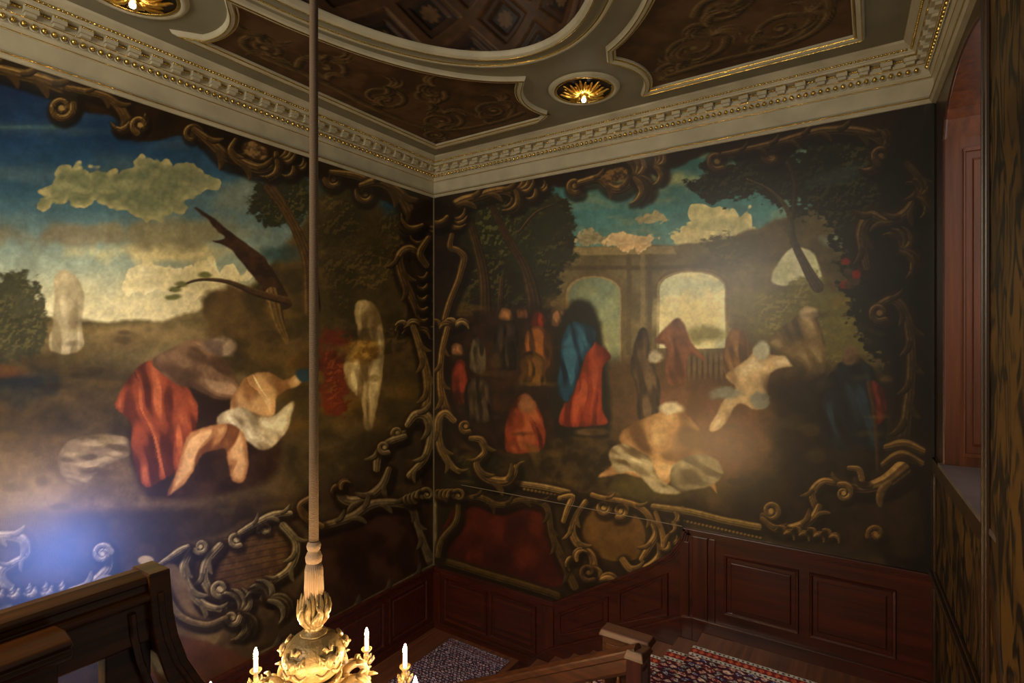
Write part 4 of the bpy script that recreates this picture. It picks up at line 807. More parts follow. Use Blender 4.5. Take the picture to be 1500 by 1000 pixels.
def ceil_panel(P, label, scrolls, seed):
    xs = [p[0] for p in P]; ys_ = [p[1] for p in P]; cx_, cy_ = sum(xs)/len(xs), sum(ys_)/len(ys_)
    root = empty('ceiling_panel', (cx_, cy_, ZC-.03), label, 'ceiling panel')
    st = .014; gx = np.arange(min(xs)-.05, max(xs)+.05, st); gy = np.arange(min(ys_)-.05, max(ys_)+.05, st); GX, GY = np.meshgrid(gx, gy)
    # canvas space in cm
    cv = Canvas(GX.ravel()*100, GY.ravel()*100); cv.c[:] = (.34, .245, .155)
    t = sst(.3, .7, fbm(cv.x, cv.y, 22, 4, seed))[:, None]; cv.c[:] = cv.c*(1-t)+np.array((.24, .165, .10), np.float32)*t
    b, h = (.33, .25, .15), (.47, .38, .25)
    for s_ in scrolls:
        if s_[0] == 'v': cv.volute(s_[1]*100, s_[2]*100, s_[3]*100, s_[4], s_[5], 4.5, b, h, s_[6])
        elif s_[0] == 's': cv.stroke([(p[0]*100, p[1]*100) for p in s_[1]], [3, 5, 5, 4][:len(s_[1])] if len(s_[1]) <= 4 else 4.5, b, h)
        elif s_[0] == 'l': cv.leaf(s_[1]*100, s_[2]*100, s_[3], s_[4]*100, 5, b, h, n=s_[5])
    keep = inside(P, GX.ravel(), GY.ravel()) | inside(P, GX.ravel()+.02, GY.ravel()+.02) | inside(P, GX.ravel()-.02, GY.ravel()-.02)
    o = grid_mesh('painted_field', np.stack([GX.ravel(), GY.ravel(), np.full(GX.size, ZC-.004)], 1), len(gx), len(gy), cv.c, M['ceil_canvas'], root, keep=keep)
    area = sum(P[i][0]*P[(i+1) % len(P)][1]-P[(i+1) % len(P)][0]*P[i][1] for i in range(len(P)))
    if area < 0: P = P[::-1]
    mb = MB(); sweep(mb, P, [(-.005, ZC-.002), (-.005, ZC-.022), (.008, ZC-.026), (.02, ZC-.022), (.028, ZC-.04), (.06, ZC-.045), (.078, ZC-.03), (.085, ZC)], True); part('frame', mb, M['cream'], root, recalc=False)
    for d, z, r in ((.012, ZC-.028, .009), (.062, ZC-.045, .0055)):
        q = offset_path(P, d, True); q += [q[0], q[1]]; mb = MB(); mb.tube([(x, y, z) for x, y in q], r, 5); part('gilt_fillet', mb, M['gold'], root)
    return root
sc1 = []
for i, (x, y, r, s_) in enumerate([(1.15, -1.15, .26, 1), (1.85, -1.05, .24, -1), (1.05, -2.0, .26, -1), (1.05, -2.75, .24, 1), (.9, -3.3, .18, -1), (1.5, -1.75, .18, 1), (.8, -.85, .14, 1)]):
    sc1 += [('v', x, y, r, 1.7, i*1.3, s_), ('l', x+.2, y-.15, -1+i, .28, 4), ('l', x-.15, y+.15, 2+i, .24, 4)]
sc1 += [('s', [(2.1, -.8), (1.6, -.75), (1.0, -.9), (.8, -1.3), (.75, -1.9), (.8, -2.6), (.75, -3.2)])]
sc2 = []
for i, (x, y, r, s_) in enumerate([(4.15, -1.15, .27, 1), (4.85, -1.05, .25, -1), (4.5, -1.6, .2, 1), (5.0, -1.8, .22, 1), (3.85, -.85, .14, -1), (4.9, -2.5, .22, -1)]):
    sc2 += [('v', x, y, r, 1.8, i*1.7, s_), ('l', x+.2, y-.12, -1+i, .3, 5), ('l', x-.15, y+.15, 2+i, .26, 4)]
sc2 += [('s', [(3.8, -.75), (4.3, -.78), (4.9, -.75), (5.2, -1.0), (5.2, -1.6), (5.1, -2.2)])]
ceil_panel(p1, 'brown scroll-painted ceiling panel in the corner left of the small rosette, gilt-edged', sc1, 3)
ceil_panel(p2, 'brown scroll-painted ceiling panel right of the small rosette, gilt-edged', sc2, 13)
# rosettes
def rosette(c, label, lamp):
    root = empty('ceiling_rosette', (c[0], c[1], ZC-.03), label, 'ceiling rosette')
    mb = MB(); prof_ = [(.375, ZC), (.36, ZC-.022), (.33, ZC-.03), (.315, ZC-.022), (.305, ZC-.002), (.29, ZC-.001)]
    vs = []; n = 48
    for r, z in prof_: vs += [(c[0]+r*math.cos(2*PI*j/n), c[1]+r*math.sin(2*PI*j/n), z) for j in range(n)]
    mb.add(vs, [(i*n+j, i*n+(j+1) % n, (i+1)*n+(j+1) % n, (i+1)*n+j) for i in range(len(prof_)-1) for j in range(n)]); part('plaster_rim', mb, M['cream'], root, smooth=True)
    part('gilt_rim', MB().tube([(c[0]+.296*math.cos(2*PI*j/48), c[1]+.296*math.sin(2*PI*j/48), ZC-.014) for j in range(50)], .014, 6), M['gold'], root, smooth=True)
    part('backing_disc', MB().lathe([(.001, ZC-.006), (.29, ZC-.006), (.29, ZC-.001), (.001, ZC-.001)], (c[0], c[1], 0), 40), M['dark'], root)
    for k in range(8):
        a = 2*PI*k/8+.3; mb = MB()
        for q in range(-2, 3):
            b = a+q*.13; l = .262-.030*abs(q)*(1+.35*abs(q)); pts = [(c[0]+l*t*math.cos(b+.12*q*t*t), c[1]+l*t*math.sin(b+.12*q*t*t), ZC-.02-.05*math.sin(PI*min(t*1.15, 1))*(1-.2*abs(q))-.012*t) for t in (.12, .35, .55, .75, .9, 1)]
            mb.tube(pts, [.014, .017, .019, .018, .013, .004], 6)
        part('acanthus_leaf', mb, M['gold_leaf'], root, smooth=True)
    part('centre_boss', MB().lathe([(.001, ZC-.02), (.05, ZC-.03), (.055, ZC-.06), (.04, ZC-.085), (.02, ZC-.095), (.001, ZC-.095)], (c[0], c[1], 0), 16, lambda a, t: .12*math.cos(6*a)), M['gold_leaf'], root, smooth=True)
    part('bulb', MB().ball((c[0], c[1], ZC-.118), .024, 12, 8), M['led'], root, smooth=True)
rosette(RA, 'round gilt leaf rosette with a lit bulb, between the two brown ceiling panels', 1)
rosette(RB, 'round gilt leaf rosette above the left wall, cut by the top of the view', 1)
# ---------------------------------------------------------------- wainscot
def ledge_z(u): return zb_right(u)
def base_z(u):
    if u < 1.55: return ZW
    return min(ZU, ZW+(u-1.55)*.47)
w = empty('trim_7', (3, 0, -4.28), kind='structure')
us = [0+.02]+[i*.08 for i in range(1, 75)]+[5.97]
mb = MB()
for i in range(len(us)-1):
    u0, u1 = us[i], us[i+1]
    mb.hexa([(u0, 0, -4.6), (u1, 0, -4.6), (u1, -.03, -4.6), (u0, -.03, -4.6)], [(u0, 0, ledge_z(u0)), (u1, 0, ledge_z(u1)), (u1, -.03, ledge_z(u1)), (u0, -.03, ledge_z(u0))])
part('wainscot_board', mb, M['mahog'], w)
capp = [(.03, ZL), (2.08, ZL)]+CURVE[1:]+[(3.80, ZD), (5.97, ZD)]
mb = MB()
for i in range(len(capp)-1):
    (u0, z0), (u1, z1) = capp[i], capp[i+1]; dx, dz = u1-u0, z1-z0; l = math.hypot(dx, dz); ux, uz = dx/l, dz/l; nx_, nz_ = uz, -ux   # down-normal
    for (a0, b0, th0, th1) in ((.0, .028, .0, .062), (.028, .05, 0, .046), (.05, .075, 0, .036)):
        q = lambda u, z, o, y: (u+nx_*o, y, z+nz_*o)
        mb.hexa([q(u0-ux*.01, z0-uz*.01, b0, -th0), q(u1+ux*.01, z1+uz*.01, b0, -th0), q(u1+ux*.01, z1+uz*.01, b0, -th1), q(u0-ux*.01, z0-uz*.01, b0, -th1)],
                [q(u0-ux*.01, z0-uz*.01, a0-.004, -th0), q(u1+ux*.01, z1+uz*.01, a0-.004, -th0), q(u1+ux*.01, z1+uz*.01, a0-.004, -th1), q(u0-ux*.01, z0-uz*.01, a0-.004, -th1)])
part('cap_rail', mb, M['mahog'], w, bevel=.004)
def rp_right(u0, u1, t0, t1, b0, b1):   # raised panel in the back wall: top z at u0,u1; bottom z at u0,u1
    mb = MB(); y0 = -.03
    def ringpts(k, y):
        m = k; du = m; return [(u0+du, y, b0+m), (u1-du, y, b1+m), (u1-du, y, t1-m), (u0+du, y, t0-m)]
    R_ = [ringpts(-.02, y0), ringpts(-.012, y0-.022), ringpts(.006, y0-.018), ringpts(.014, y0-.001), ringpts(.05, y0-.002), ringpts(.062, y0-.014)]
    vs = [v for r in R_ for v in r]; fs = [(i*4+j, i*4+(j+1) % 4, (i+1)*4+(j+1) % 4, (i+1)*4+j) for i in range(len(R_)-1) for j in range(4)]+[tuple(20+j for j in range(4))]
    mb.add(vs, fs); part('raised_panel', mb, M['mahog'], w)
for u0, u1 in ((.27, 1.0), (1.09, 1.80)): rp_right(u0, u1, -3.52, -3.52, -4.1, -4.1)
for u0, u1 in ((2.17, 2.82), (2.98, 3.55)): rp_right(u0, u1, ledge_z(u0)-.19, ledge_z(u1)-.19-(.0 if u1 < 3 else .03), base_z(u0)+.22, base_z(u1)+.22)
for u0, u1 in ((4.19, 4.87), (5.0, 5.67)): rp_right(u0, u1, -2.325, -2.325, -2.93, -2.93)
mb = MB(); mb.box(3.84, 4.0, -.052, -.03, -3.1, -2.17); mb.box(4.02, 4.08, -.044, -.03, -3.1, -2.17); mb.box(3.70, 3.80, -.044, -.03, -3.2, -2.25); mb.box(.03, .16, -.05, -.03, -4.2, -3.45); mb.box(1.9, 2.08, -.05, -.03, -4.2, -3.45); part('stile', mb, M['mahog_z'], w, bevel=.004)
bb = empty('baseboard_back', (3, 0, -4.28), kind='structure')
mb = MB(); bp_ = [(.03, ZW), (1.75, ZW), (2.0, ZW+.2), (3.72, ZU+.02), (3.84, ZU+.04), (5.97, ZU+.04)]
def skirt(mb, pts, y0, y1, up0, up1):
    for i in range(len(pts)-1):
        (u0, z0), (u1, z1) = pts[i], pts[i+1]
        mb.hexa([(u0, y0, z0+up0), (u1, y0, z1+up0), (u1, y1, z1+up0), (u0, y1, z0+up0)], [(u0, y0, z0+up1), (u1, y0, z1+up1), (u1, y1, z1+up1), (u0, y1, z0+up1)])
skirt(mb, bp_, -.03, -.055, -.3, .09); skirt(mb, bp_, -.03, -.07, .065, .095); part('skirting', mb, M['mahog'], bb, bevel=.003)
# left wall wainscot
w2 = empty('trim_8', (0, -3, -4.28), kind='structure')
part('wainscot_board', MB().box(0, .03, -6.6, -.02, -4.6, ZL), M['mahog'], w2)
mb = MB(); mb.box(0, .062, -6.6, -.03, ZL-.03, ZL+.004); mb.box(0, .045, -6.6, -.03, ZL-.055, ZL-.03); part('cap_rail', mb, M['mahog'], w2, bevel=.004)
for k in range(5):
    y1 = -.2-k*.85; y0 = y1-.72; R_ = []
    for m_k, x_ in ((-.02, .03), (-.012, .052), (.006, .048), (.014, .031), (.05, .032), (.062, .044)): R_ += [(x_, y0+m_k, -4.1+m_k), (x_, y1-m_k, -4.1+m_k), (x_, y1-m_k, -3.52-m_k), (x_, y0+m_k, -3.52-m_k)]
    mb = MB(); mb.add(R_, [(i*4+j, i*4+(j+1) % 4, (i+1)*4+(j+1) % 4, (i+1)*4+j) for i in range(5) for j in range(4)]+[(20, 21, 22, 23)]); part('raised_panel', mb, M['mahog'], w2)
tag(part('baseboard_left', MB().box(.03, .055, -6.6, -.055, -4.6, ZW+.1), M['mahog'], None), kind='structure')
# ---------------------------------------------------------------- stair, landings, carpets
struct('floor', MB().box(0, 1.56, -6.8, 0, ZW-.2, ZW), M['tread'])
st = empty('staircase', (2.8, -1, ZW), 'short flight of stained oak steps rising along the back wall under a patterned runner', 'staircase')
NST = 9; X0 = 3.97; GO = .262; RI = (ZU-ZW)/NST; YN = -1.66
nose = [(X0-i*GO, ZU-i*RI) for i in range(NST)]
for i, (xn, zn) in enumerate(nose):
    xe = nose[i-1][0]+.0 if i else X0+.32
    part('tread', MB().box(xn-.02, xe, YN, -.056, zn-.035, zn), M['tread'], st, bevel=.008)
    part('riser', MB().box(xn+.005, xn+.03, YN, -.056, zn-RI, zn-.035), M['tread'], st)
mb = MB(); P_ = [(1.5, ZW-.1), (1.5, ZW+.1)]+[(3.97, ZU+.06), (4.1, ZU+.06), (4.1, ZU-.3), (1.9, ZW-.1)]
part('stringer', mb.prism(P_, lambda u, v, w_: (u, w_, v), YN-.05, YN), M['mahog'], st)
up = struct('floor_landing', MB().box(X0+.3, 6.3, -4.2, 0, ZU-.25, ZU-.001), M['tread'])
up.name = 'floor.001'
DULL = False
def carpet_cols(s, y, w):   # s along, y across from the wall edge, w width
    e = np.minimum(y, w-y)
    n = fbm(s*100, y*100, 1.6, 2, 5)
    # field: rows of small lozenge flowers in several wools
    w1_ = fbm(s*100, y*100, 7, 2, 8)-.5; w2_ = fbm(s*100, y*100, 7, 2, 18)-.5; sc_ = .62 if DULL else 1.
    pu, pv = s/(.088*sc_)+w1_*1.1, y/(.066*sc_)+w2_*.9; row = np.floor(pv); pu = pu+(row % 2)*.5; iu = np.floor(pu); fu = np.abs(pu-iu-.5)*2; fv = np.abs(pv-row-.5)*2
    h = ((iu*7.13+row*3.71) % 5)
    dia = fu+fv
    pal = np.array([(.40, .16, .16), (.17, .19, .34), (.46, .27, .26), (.33, .35, .36), (.58, .46, .42)])
    c = np.zeros(s.shape+(3,)); c[:] = (.20, .10, .125)
    k = sst(1.02, .92, dia)[..., None]; c = c*(1-k)+pal[h.astype(int)]*k
    k = (sst(.72, .66, dia)-sst(.56, .5, dia))[..., None]; c = c*(1-k)+np.array((.68, .60, .52))*k*1.0
    k = sst(.28, .2, dia)[..., None]; c = c*(1-k)+pal[((h+2) % 5).astype(int)]*k
    # border stripes
    def band(a, b): return (sst(a-.003, a, e)*sst(b+.003, b, e))[..., None]
    c0_ = c.copy(); k = band(-.1, .20); c = c*(1-k)+np.array((.34, .12, .11))*k
    for a, b in ((.0, .045), (.145, .195)):
        k = band(a, b); z_ = np.where((np.abs((s/.045) % 1-.5) < .22) & (np.abs(e-(a+b)/2) < .012), 1., 0.)[..., None]
        c = c*(1-k)+(np.array((.56, .54, .50))*(1-z_)+np.array((.15, .14, .17))*z_)*k
    z_ = (np.abs(((s/.07) % 1)-.5)*2 < (1-np.abs(e-.095)/.04)*.8)
    k = (z_ & (e > .05) & (e < .14))[..., None]*.75; c = c*(1-k)+np.array((.60, .30, .20))*k
    if DULL: c = c*.35+c0_*.65; c = c*.4+c.mean(-1, keepdims=True)*np.array((.50, .45, .58))
    return c*(1.0+.7*n)[..., None]
def carpet(name, path, y0, y1, label, wool=.01):
    # path in (x,z); dense along
    S = [0]; pts = []
    for i in range(len(path)-1):
        (ax, az), (bx, bz) = path[i], path[i+1]; L = math.hypot(bx-ax, bz-az); n = max(1, int(L/.0085))
        for j in range(n): pts.append((ax+(bx-ax)*j/n, az+(bz-az)*j/n))
    pts.append(path[-1]); pts = np.array(pts); s = np.concatenate([[0], np.cumsum(np.hypot(*(pts[1:]-pts[:-1]).T))])
    yv = np.linspace(y0, y1, int(abs(y1-y0)/.0085)+1); SS, YY = np.meshgrid(s, yv); X = np.repeat(pts[:, 0][None], len(yv), 0); Z = np.repeat(pts[:, 1][None], len(yv), 0)
    c = carpet_cols(SS, np.abs(YY-y0), abs(y1-y0))
    o = grid_mesh(name, np.stack([X.ravel(), YY.ravel(), Z.ravel()], 1), len(s), len(yv), c.reshape(-1, 3), M['carpet'])
    md = o.modifiers.new('pile', 'SOLIDIFY'); md.thickness = wool; md.offset = 0
    return tag(o, label, 'carpet')
path = [(1.56, ZW+.008)]
for (xn, zn) in reversed(nose):
    path += [(xn-.032, zn-RI+.012), (xn-.034, zn-.03), (xn-.026, zn+.004), (xn-.008, zn+.01)]
path = [path[0]]+[p for p in path[1:]]
path += [(5.98, ZU+.009)]
path = sorted(path, key=lambda p: (p[0], p[1])) if False else path
carpet('stair_runner', path, -.39, -1.58, 'red and blue patterned wool runner with pale borders on the oak steps and upper landing')
DULL = True
carpet('landing_carpet', [(.46, ZW+.008), (1.48, ZW+.008)], -.15, -2.4, 'muted plum patterned carpet lying on the lower corner landing')
# ---------------------------------------------------------------- stair balustrade
bal = empty('stair_balustrade', (3.9, -2.0, -3.2), 'polished brown stair rail with turned balusters and square newel, in front of the lower steps', 'balustrade')
RA0, RA1 = (1.75, -3.57), (3.93, -2.445)
d = Vector((RA1[0]-RA0[0], 0, RA1[1]-RA0[1])).normalized(); nrm = Vector((-d.z, 0, d.x))
prof_ = [(-.062, -.015), (-.055, .0), (.0, .012), (.055, .0), (.07, -.02), (.066, -.05), (.05, -.062), (.055, -.10), (.058, -.15), (.04, -.18), (-.04, -.18), (-.058, -.15), (-.055, -.10), (-.05, -.062), (-.066, -.05)]
mb = MB(); vs = []
for (x_, z_) in (RA0, RA1):
    for (a_y, b_n) in prof_: vs.append((x_+nrm.x*b_n, -2.0+a_y, z_+nrm.z*b_n))
k = len(prof_); mb.add(vs, [(i, (i+1) % k, k+(i+1) % k, k+i) for i in range(k)]+[tuple(range(k)), tuple(range(2*k-1, k-1, -1))]); part('handrail', mb, M['rail'], bal, bevel=.003)
mb = MB(); mb.prism([(1.7, ZW), (1.7, -4.22), (3.87, -3.1), (3.87, -4.28)], lambda u, v, w_: (u, w_, v), -2.06, -1.72); part('closed_string', mb, M['mahog'], bal)
mb = MB(); mb.box(3.87, 4.0, -2.07, -1.93, -4.28, -2.52); part('newel_post', mb, M['mahog_z'], bal, bevel=.006)
mb = MB()
mb.hexa([(3.53, -1.86, -2.54), (3.99, -1.86, -2.54), (3.99, -1.68, -2.54), (3.53, -1.68, -2.54)], [(3.55, -1.84, -2.49), (3.97, -1.84, -2.49), (3.97, -1.70, -2.49), (3.55, -1.70, -2.49)])
mb.hexa([(3.85, -2.09, -2.53), (4.02, -2.09, -2.53), (4.02, -1.84, -2.54), (3.85, -1.84, -2.54)], [(3.87, -2.06, -2.46), (4.0, -2.06, -2.46), (4.0, -1.86, -2.50), (3.87, -1.86, -2.50)])
part('newel_cap', mb, M['rail'], bal, bevel=.008)
mb = MB(); mb.box(3.56, 3.95, -1.83, -1.72, -3.3, -2.54); mb.box(3.60, 3.84, -1.838, -1.83, -2.8, -2.60); part('panelled_pedestal', mb, M['rail'], bal, bevel=.004)
def baluster_mb(x, zt, zb_):
    h = zt-zb_; pr = [(.018, 0), (.018, .1*h), (.026, .11*h), (.014, .14*h), (.028, .26*h), (.018, .4*h), (.013, .6*h), (.02, .72*h), (.013, .75*h), (.024, .8*h), (.017, .84*h), (.017, h)]
    return MB().lathe(pr, (x, -2.0, zb_), 12)
for i in range(17):
    x_ = 3.78-i*.125; zt = RA1[1]+(x_-RA1[0])*(RA1[1]-RA0[1])/(RA1[0]-RA0[0])-.16; zb_ = zt-.56
    part('baluster', baluster_mb(x_, zt, zb_), M['rail'], bal, smooth=True)
# near landing balustrade, lower left
nb = empty('landing_balustrade', (3.8, -5.5, -1.6), 'dark polished landing rail with moulded edge and curved end, near the bottom left', 'balustrade')
YE = -5.452
def yrail(mb, prof, y0, y1):
    n = len(prof); vs = [(x, y0, z) for x, z in prof]+[(x, y1, z) for x, z in prof]; mb.add(vs, [(i, (i+1) % n, n+(i+1) % n, n+i) for i in range(n)]+[tuple(range(n)), tuple(range(2*n-1, n-1, -1))])
topP = [(3.755, -.650), (3.80, -.643), (3.845, -.650), (3.850, -.657), (3.850, -.668), (3.842, -.672), (3.842, -.690), (3.850, -.694), (3.858, -.702), (3.857, -.712), (3.848, -.722), (3.838, -.726), (3.755, -.726)]
mb = MB(); yrail(mb, topP, -6.6, YE); part('handrail', mb, M['rail_dark'], nb, bevel=.002)
mb = MB(); yrail(mb, [(3.76, -.726), (3.835, -.726), (3.835, -.83), (3.825, -.838), (3.76, -.838)], -6.6, YE-.03); part('fascia', mb, M['rail_dark'], nb, bevel=.002)
# curved end: a thick board in the plane of the rail
curve = [(YE+.012, -.642), (YE+.016, -.70), (YE+.022, -.77), (YE+.035, -.84), (YE+.06, -.92), (YE+.10, -1.0), (YE+.16, -1.09), (YE+.25, -1.18), (YE+.38, -1.25)]
inn = [(y-.055-.0*i, z-.01*i) for i, (y, z) in enumerate(curve)]
mb = MB(); P_ = curve+inn[::-1]; 
n = len(curve)
vs = []
for xx in (3.755, 3.86):
    vs += [(xx, y, z) for y, z in curve]+[(xx, y, z) for y, z in inn]
o_ = 2*n; fs = []
for i in range(n-1):
    fs += [(i, i+1, n+i+1, n+i), (o_+i, o_+i+1, o_+n+i+1, o_+n+i), (i, i+1, o_+i+1, o_+i), (n+i, n+i+1, o_+n+i+1, o_+n+i)]
fs += [(0, n, o_+n, o_), (n-1, 2*n-1, o_+2*n-1, o_+n-1)]
mb.add(vs, fs); part('curved_end', mb, M['rail_dark'], nb, bevel=.004)
part('end_bead', MB().tube([(3.862, y-.03, z) for y, z in curve[1:]], .008, 6), M['rail_dark'], nb)
part('inner_bead', MB().tube([(3.84, YE-.075, -.74), (3.84, YE-.07, -.80), (3.84, YE-.055, -.88), (3.84, YE-.03, -.96), (3.84, YE, -1.05)], .009, 6), M['rail_dark'], nb)
mb = MB(); mb.box(3.77, 3.82, YE-.13, YE-.02, -1.5, -.80); part('end_post', mb, M['rail_dark'], nb, bevel=.004)
# nearer, lower rail butting into it
mb = MB(); lowP = [(3.86, -.688), (3.93, -.680), (3.97, -.690), (3.975, -.70), (3.965, -.712), (3.975, -.722), (3.965, -.736), (3.86, -.74)]
yrail(mb, lowP, -6.6, -5.70); part('lower_rail', mb, M['rail_dark'], nb, bevel=.003)
part('lower_rail_board', MB().box(3.865, 3.95, -6.6, -5.72, -.92, -.74), M['rail_dark'], nb, bevel=.003)
# ---------------------------------------------------------------- chandelier
CH = (2.945, -4.29)
ch = empty('chandelier', (CH[0], CH[1], -1.7), 'gilded carved chandelier with lit candle lamps hanging on a long tasselled rope', 'chandelier')
c0 = (CH[0], CH[1], 0)
rp_ = part('rope', MB().lathe([(.022, ZC+1.28), (.0235, 1.), (.025, -.6), (.026, -1.12)], c0, 16), M['ropew'], ch, smooth=True)
part('rope_knot', MB().lathe([(.02, -1.10), (.034, -1.115), (.038, -1.13), (.034, -1.148), (.028, -1.156), (.036, -1.166), (.045, -1.19), (.042, -1.215), (.034, -1.226), (.02, -1.23)], c0, 20), M['rope'], ch, smooth=True)
mb = MB()
for j in range(26):
    a = 2*PI*j/26; r0, r1 = .033, .046+.004*math.sin(j*3.3); mb.tube([(c0[0]+r0*math.cos(a), c0[1]+r0*math.sin(a), -1.222), (c0[0]+.042*math.cos(a), c0[1]+.042*math.sin(a), -1.26), (c0[0]+r1*math.cos(a+.03), c0[1]+r1*math.sin(a+.03), -1.44)], .0068, 5)
mb.lathe([(.034, -1.225), (.042, -1.26), (.043, -1.44)], c0, 14); part('tassel', mb, M['rope'], ch, smooth=True)
# flaming leaf cup
mb = MB()
for k in range(3):
    for j in range(11):
        a = 2*PI*(j+k*.4)/11; r = (.052, .066, .078)[k]; z0 = -1.565; top = (-1.372, -1.39, -1.43)[k]
        pts = []
        for t in (0, .2, .4, .6, .8, 1):
            rr = .035+(r-.035)*math.sin(min(1, t*1.5)*PI/2)+(.012*t if k == 2 else -.004*t); aa = a+.45*t*(1 if (j+k) % 2 else -.6)+.12*math.sin(t*7+j)
            pts.append((c0[0]+rr*math.cos(aa), c0[1]+rr*math.sin(aa), z0+(top-z0)*t+.008*math.sin(j*2.1)))
        mb.tube(pts, [.012, .016, .017, .015, .011, .003], 6)
part('leaf_cup', mb, M['gilt_wood'], ch, smooth=True)
part('neck_ring', MB().lathe([(.03, -1.54), (.045, -1.555), (.05, -1.57), (.044, -1.58), (.05, -1.59), (.068, -1.60), (.073, -1.607), (.066, -1.613), (.05, -1.615)], c0, 32), M['gilt_wood'], ch, smooth=True)
prof_ = [(.045, -1.605), (.075, -1.612), (.105, -1.628), (.135, -1.655), (.155, -1.69), (.163, -1.725), (.158, -1.765), (.142, -1.80), (.115, -1.83), (.08, -1.85), (.05, -1.86)]
Q = catmull(prof_, 4); part('body', MB().lathe(Q, c0, 48), M['gilt_wood'], ch, smooth=True)
for k in range(5):    # carved masks and swags on the body
    a = 2*PI*k/5-1.35; mb = MB()
    def bp(da, z, out=0):
        r = float(np.interp(-z, [-p[1] for p in prof_], [p[0] for p in prof_]))+out; return (c0[0]+r*math.cos(a+da), c0[1]+r*math.sin(a+da), z)
    mb.ball(bp(0, -1.705, .006), .03, 10, 8, (1, 1, 1.25)); mb.ball(bp(0, -1.71, .036), .009, 8, 6); 
    for s_ in (-1, 1):
        mb.tube([bp(s_*(.08+.30*t), -1.68-.03*math.sin(t*PI)+.02*t, .008) for t in (0, .2, .4, .6, .8, 1)], [.012, .014, .014, .012, .01, .006], 6)
        mb.tube([bp(s_*(.26+.13*math.cos(q)*(1-q/9)), -1.70+.028*math.sin(q)*(1-q/9), .010) for q in [i*.7 for i in range(11)]], .0065, 5)
        mb.tube([bp(s_*.05, -1.66, .01), bp(s_*.14, -1.635, .02), bp(s_*.22, -1.645, .016)], [.012, .012, .004], 6)
        mb.tube([bp(s_*(.05+.42*t), -1.75-.03*math.sin(t*PI), .006) for t in (0, .25, .5, .75, 1)], [.008, .011, .012, .01, .005], 6)
    part('carved_mask', mb, M['gilt_wood'], ch, smooth=True)
part('lower_body', MB().lathe([(.05, -1.855), (.085, -1.862), (.098, -1.875), (.09, -1.89), (.06, -1.905), (.07, -1.95), (.095, -2.0), (.10, -2.05), (.08, -2.11), (.04, -2.15), (.05, -2.17), (.03, -2.20), (.005, -2.22)], c0, 32, lambda a, t: .03*math.cos(12*a)), M['gilt_wood'], ch, smooth=True)
mb = MB()
for j in range(20):
    a = 2*PI*j/20; mb.tube([(c0[0]+r*math.cos(a+s_), c0[1]+r*math.sin(a+s_), z) for r, z, s_ in ((.07, -1.87, 0), (.115, -1.862, .05), (.14, -1.85, .1), (.148, -1.835, .14))], [.014, .018, .015, .005], 6)
part('leaf_collar', mb, M['gilt_wood'], ch, smooth=True)
# camera axes in the ground plane give the start angle measured for the arms
ang0 = math.atan2(.552, .834)
for k in range(10):
    a = ang0+math.radians(2.5+36*k); ca, sa = math.cos(a), math.sin(a); ctr = Vector((c0[0], c0[1], 0))
    def P3(r, z, o=0): return (c0[0]+r*ca-o*sa, c0[1]+r*sa+o*ca, z)
    armc = catmull([(.07, -2.03), (.11, -1.99), (.15, -1.92), (.205, -1.868), (.265, -1.873), (.30, -1.93), (.315, -2.02), (.355, -2.10), (.43, -2.135), (.50, -2.115), (.545, -2.07), (.555, -2.045)], 4)
    mb = MB(); n = len(armc); mb.tube([P3(r, z) for r, z in armc], [.027-.012*i/(n-1) for i in range(n)], 8)
    mb.tube([P3(.30+.045*math.cos(q)*(1-q/12)-.02, -1.99+.045*math.sin(q)*(1-q/12)) for q in [i*.6 for i in range(14)]], .011, 6)
    for r, z in ((.15, -1.90), (.24, -1.855), (.31, -1.95), (.40, -2.11)):
        for s_ in (-1, 1): mb.tube([P3(r, z, s_*.01), P3(r+.02, z+.012, s_*.035), P3(r+.045, z+.004, s_*.045)], [.012, .012, .003], 5)
    arm = part('arm', mb, M['gilt_wood'], ch, smooth=True)
    cc = P3(.555, 0); c3 = (cc[0], cc[1], 0)
    mb = MB()
    for j in range(7):
        b = 2*PI*j/7; mb.tube([(c3[0]+r*math.cos(b), c3[1]+r*math.sin(b), z) for r, z in ((.008, -2.085), (.028, -2.082), (.042, -2.066), (.045, -2.05))], [.008, .012, .011, .003], 5)
    part('flower_boss', mb, M['gilt_wood'], arm, smooth=True)
    part('drip_pan', MB().lathe([(.008, -2.06), (.014, -2.04), (.011, -2.025), (.024, -2.015), (.034, -2.002), (.034, -1.997), (.02, -2.004), (.012, -2.006)], c3, 20), M['gilt_wood'], arm, smooth=True)
    part('candle', MB().lathe([(.0125, -2.006), (.0125, -1.925), (.009, -1.921), (.001, -1.921)], c3, 14), M['wax'], arm, smooth=True)
    part('flame_bulb', MB().lathe([(.004, -1.924), (.0115, -1.91), (.0125, -1.898), (.008, -1.88), (.002, -1.862)], c3, 12), M['flame'], arm, smooth=True)
tag(MB().box(3.86, 6.3, -9, -5.25, -1.9, -1.62).build('floor.002', M['tread']), kind='structure')
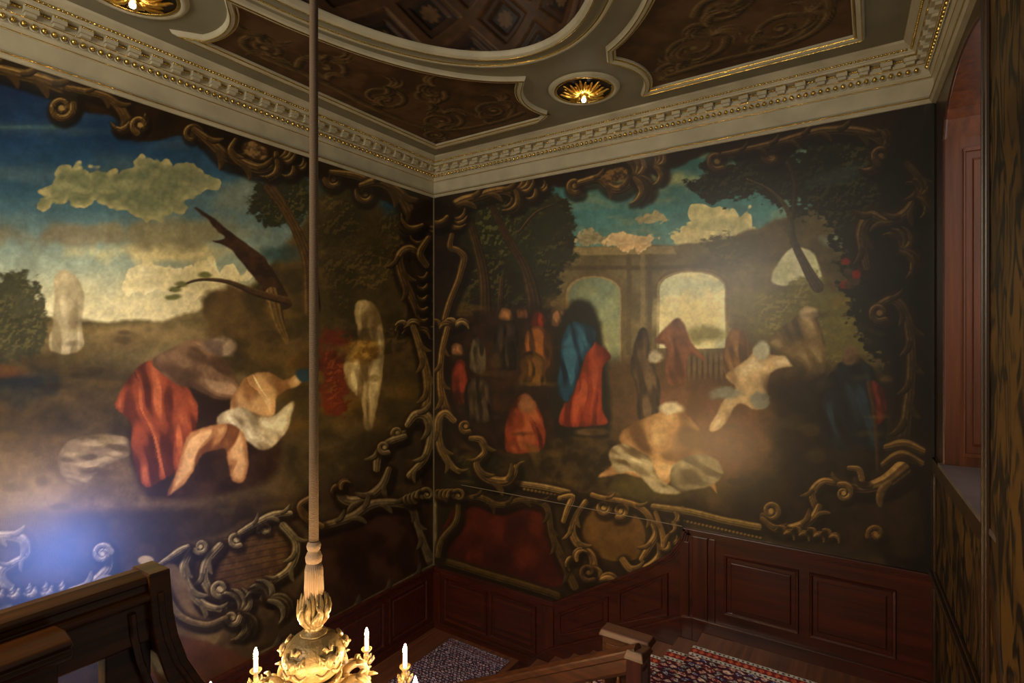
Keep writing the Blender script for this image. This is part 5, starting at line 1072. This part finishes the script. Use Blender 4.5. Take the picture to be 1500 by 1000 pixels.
# ---------------------------------------------------------------- light
def area(name, loc, tgt, sx, sy, e, col):
    l = bpy.data.lights.new(name, 'AREA'); l.shape = 'RECTANGLE'; l.size = sx; l.size_y = sy; l.energy = e; l.color = col
    o = bpy.data.objects.new(name, l); COL.objects.link(o); o.location = loc; o.rotation_euler = (Vector(tgt)-Vector(loc)).to_track_quat('-Z', 'Y').to_euler(); return o
def point(name, loc, e, col, r=.05):
    l = bpy.data.lights.new(name, 'POINT'); l.energy = e; l.color = col; l.shadow_soft_size = r; o = bpy.data.objects.new(name, l); COL.objects.link(o); o.location = loc; return o
#LIGHTS
area('window_daylight', (6.50, -1.46, .5), (3, -1.7, -.1), 1.7, 2.6, 16, (1, .93, .84))
area('added_blue_light', (4.35, -3.25, -3.0), (0, -4.6, -1.75), .6, .45, 15, (.16, .32, 1))  # blue light added in mid-air to make the wall glare; no window stands here
area('opposite_window', (2.3, -8.4, 1.5), (2.7, 0, .1), 2.4, 1.8, 190, (1, .88, .68))
bpy.data.lights['added_blue_light'].spread = math.radians(55)
for rc in (RA, RB):
    point('rosette_glow', (rc[0], rc[1], ZC-.2), .5, (1, .86, .66), .03)
    l = bpy.data.lights.new('rosette_downlight', 'SPOT'); l.energy = 260; l.color = (1, .88, .74); l.spot_size = math.radians(62); l.spot_blend = .8; l.shadow_soft_size = .04
    o = bpy.data.objects.new('rosette_downlight', l); COL.objects.link(o); o.location = (rc[0], rc[1], ZC-.16)
wd = bpy.data.worlds.new('room_air'); SC.world = wd; wd.use_nodes = True; bg = wd.node_tree.nodes['Background']; bg.inputs['Color'].default_value = (1, .86, .68, 1); bg.inputs['Strength'].default_value = .12
# ---------------------------------------------------------------- camera
cam = bpy.data.cameras.new('camera'); cam.sensor_width = 36; cam.lens = FL/1500*36; cam.clip_start = .02
co = bpy.data.objects.new('camera', cam); COL.objects.link(co); co.location = (CAM[0], CAM[1], 0)
co.rotation_euler = (PI/2, 0, math.atan2(.552, .834)); cam.shift_y = -(500-CY)/1500*1; SC.camera = co
SC.view_settings.view_transform = 'Standard'; SC.view_settings.look = 'None'; SC.view_settings.gamma = 1; SC.view_settings.exposure = 0
try: SC.view_settings.use_curve_mapping = False
except Exception: pass
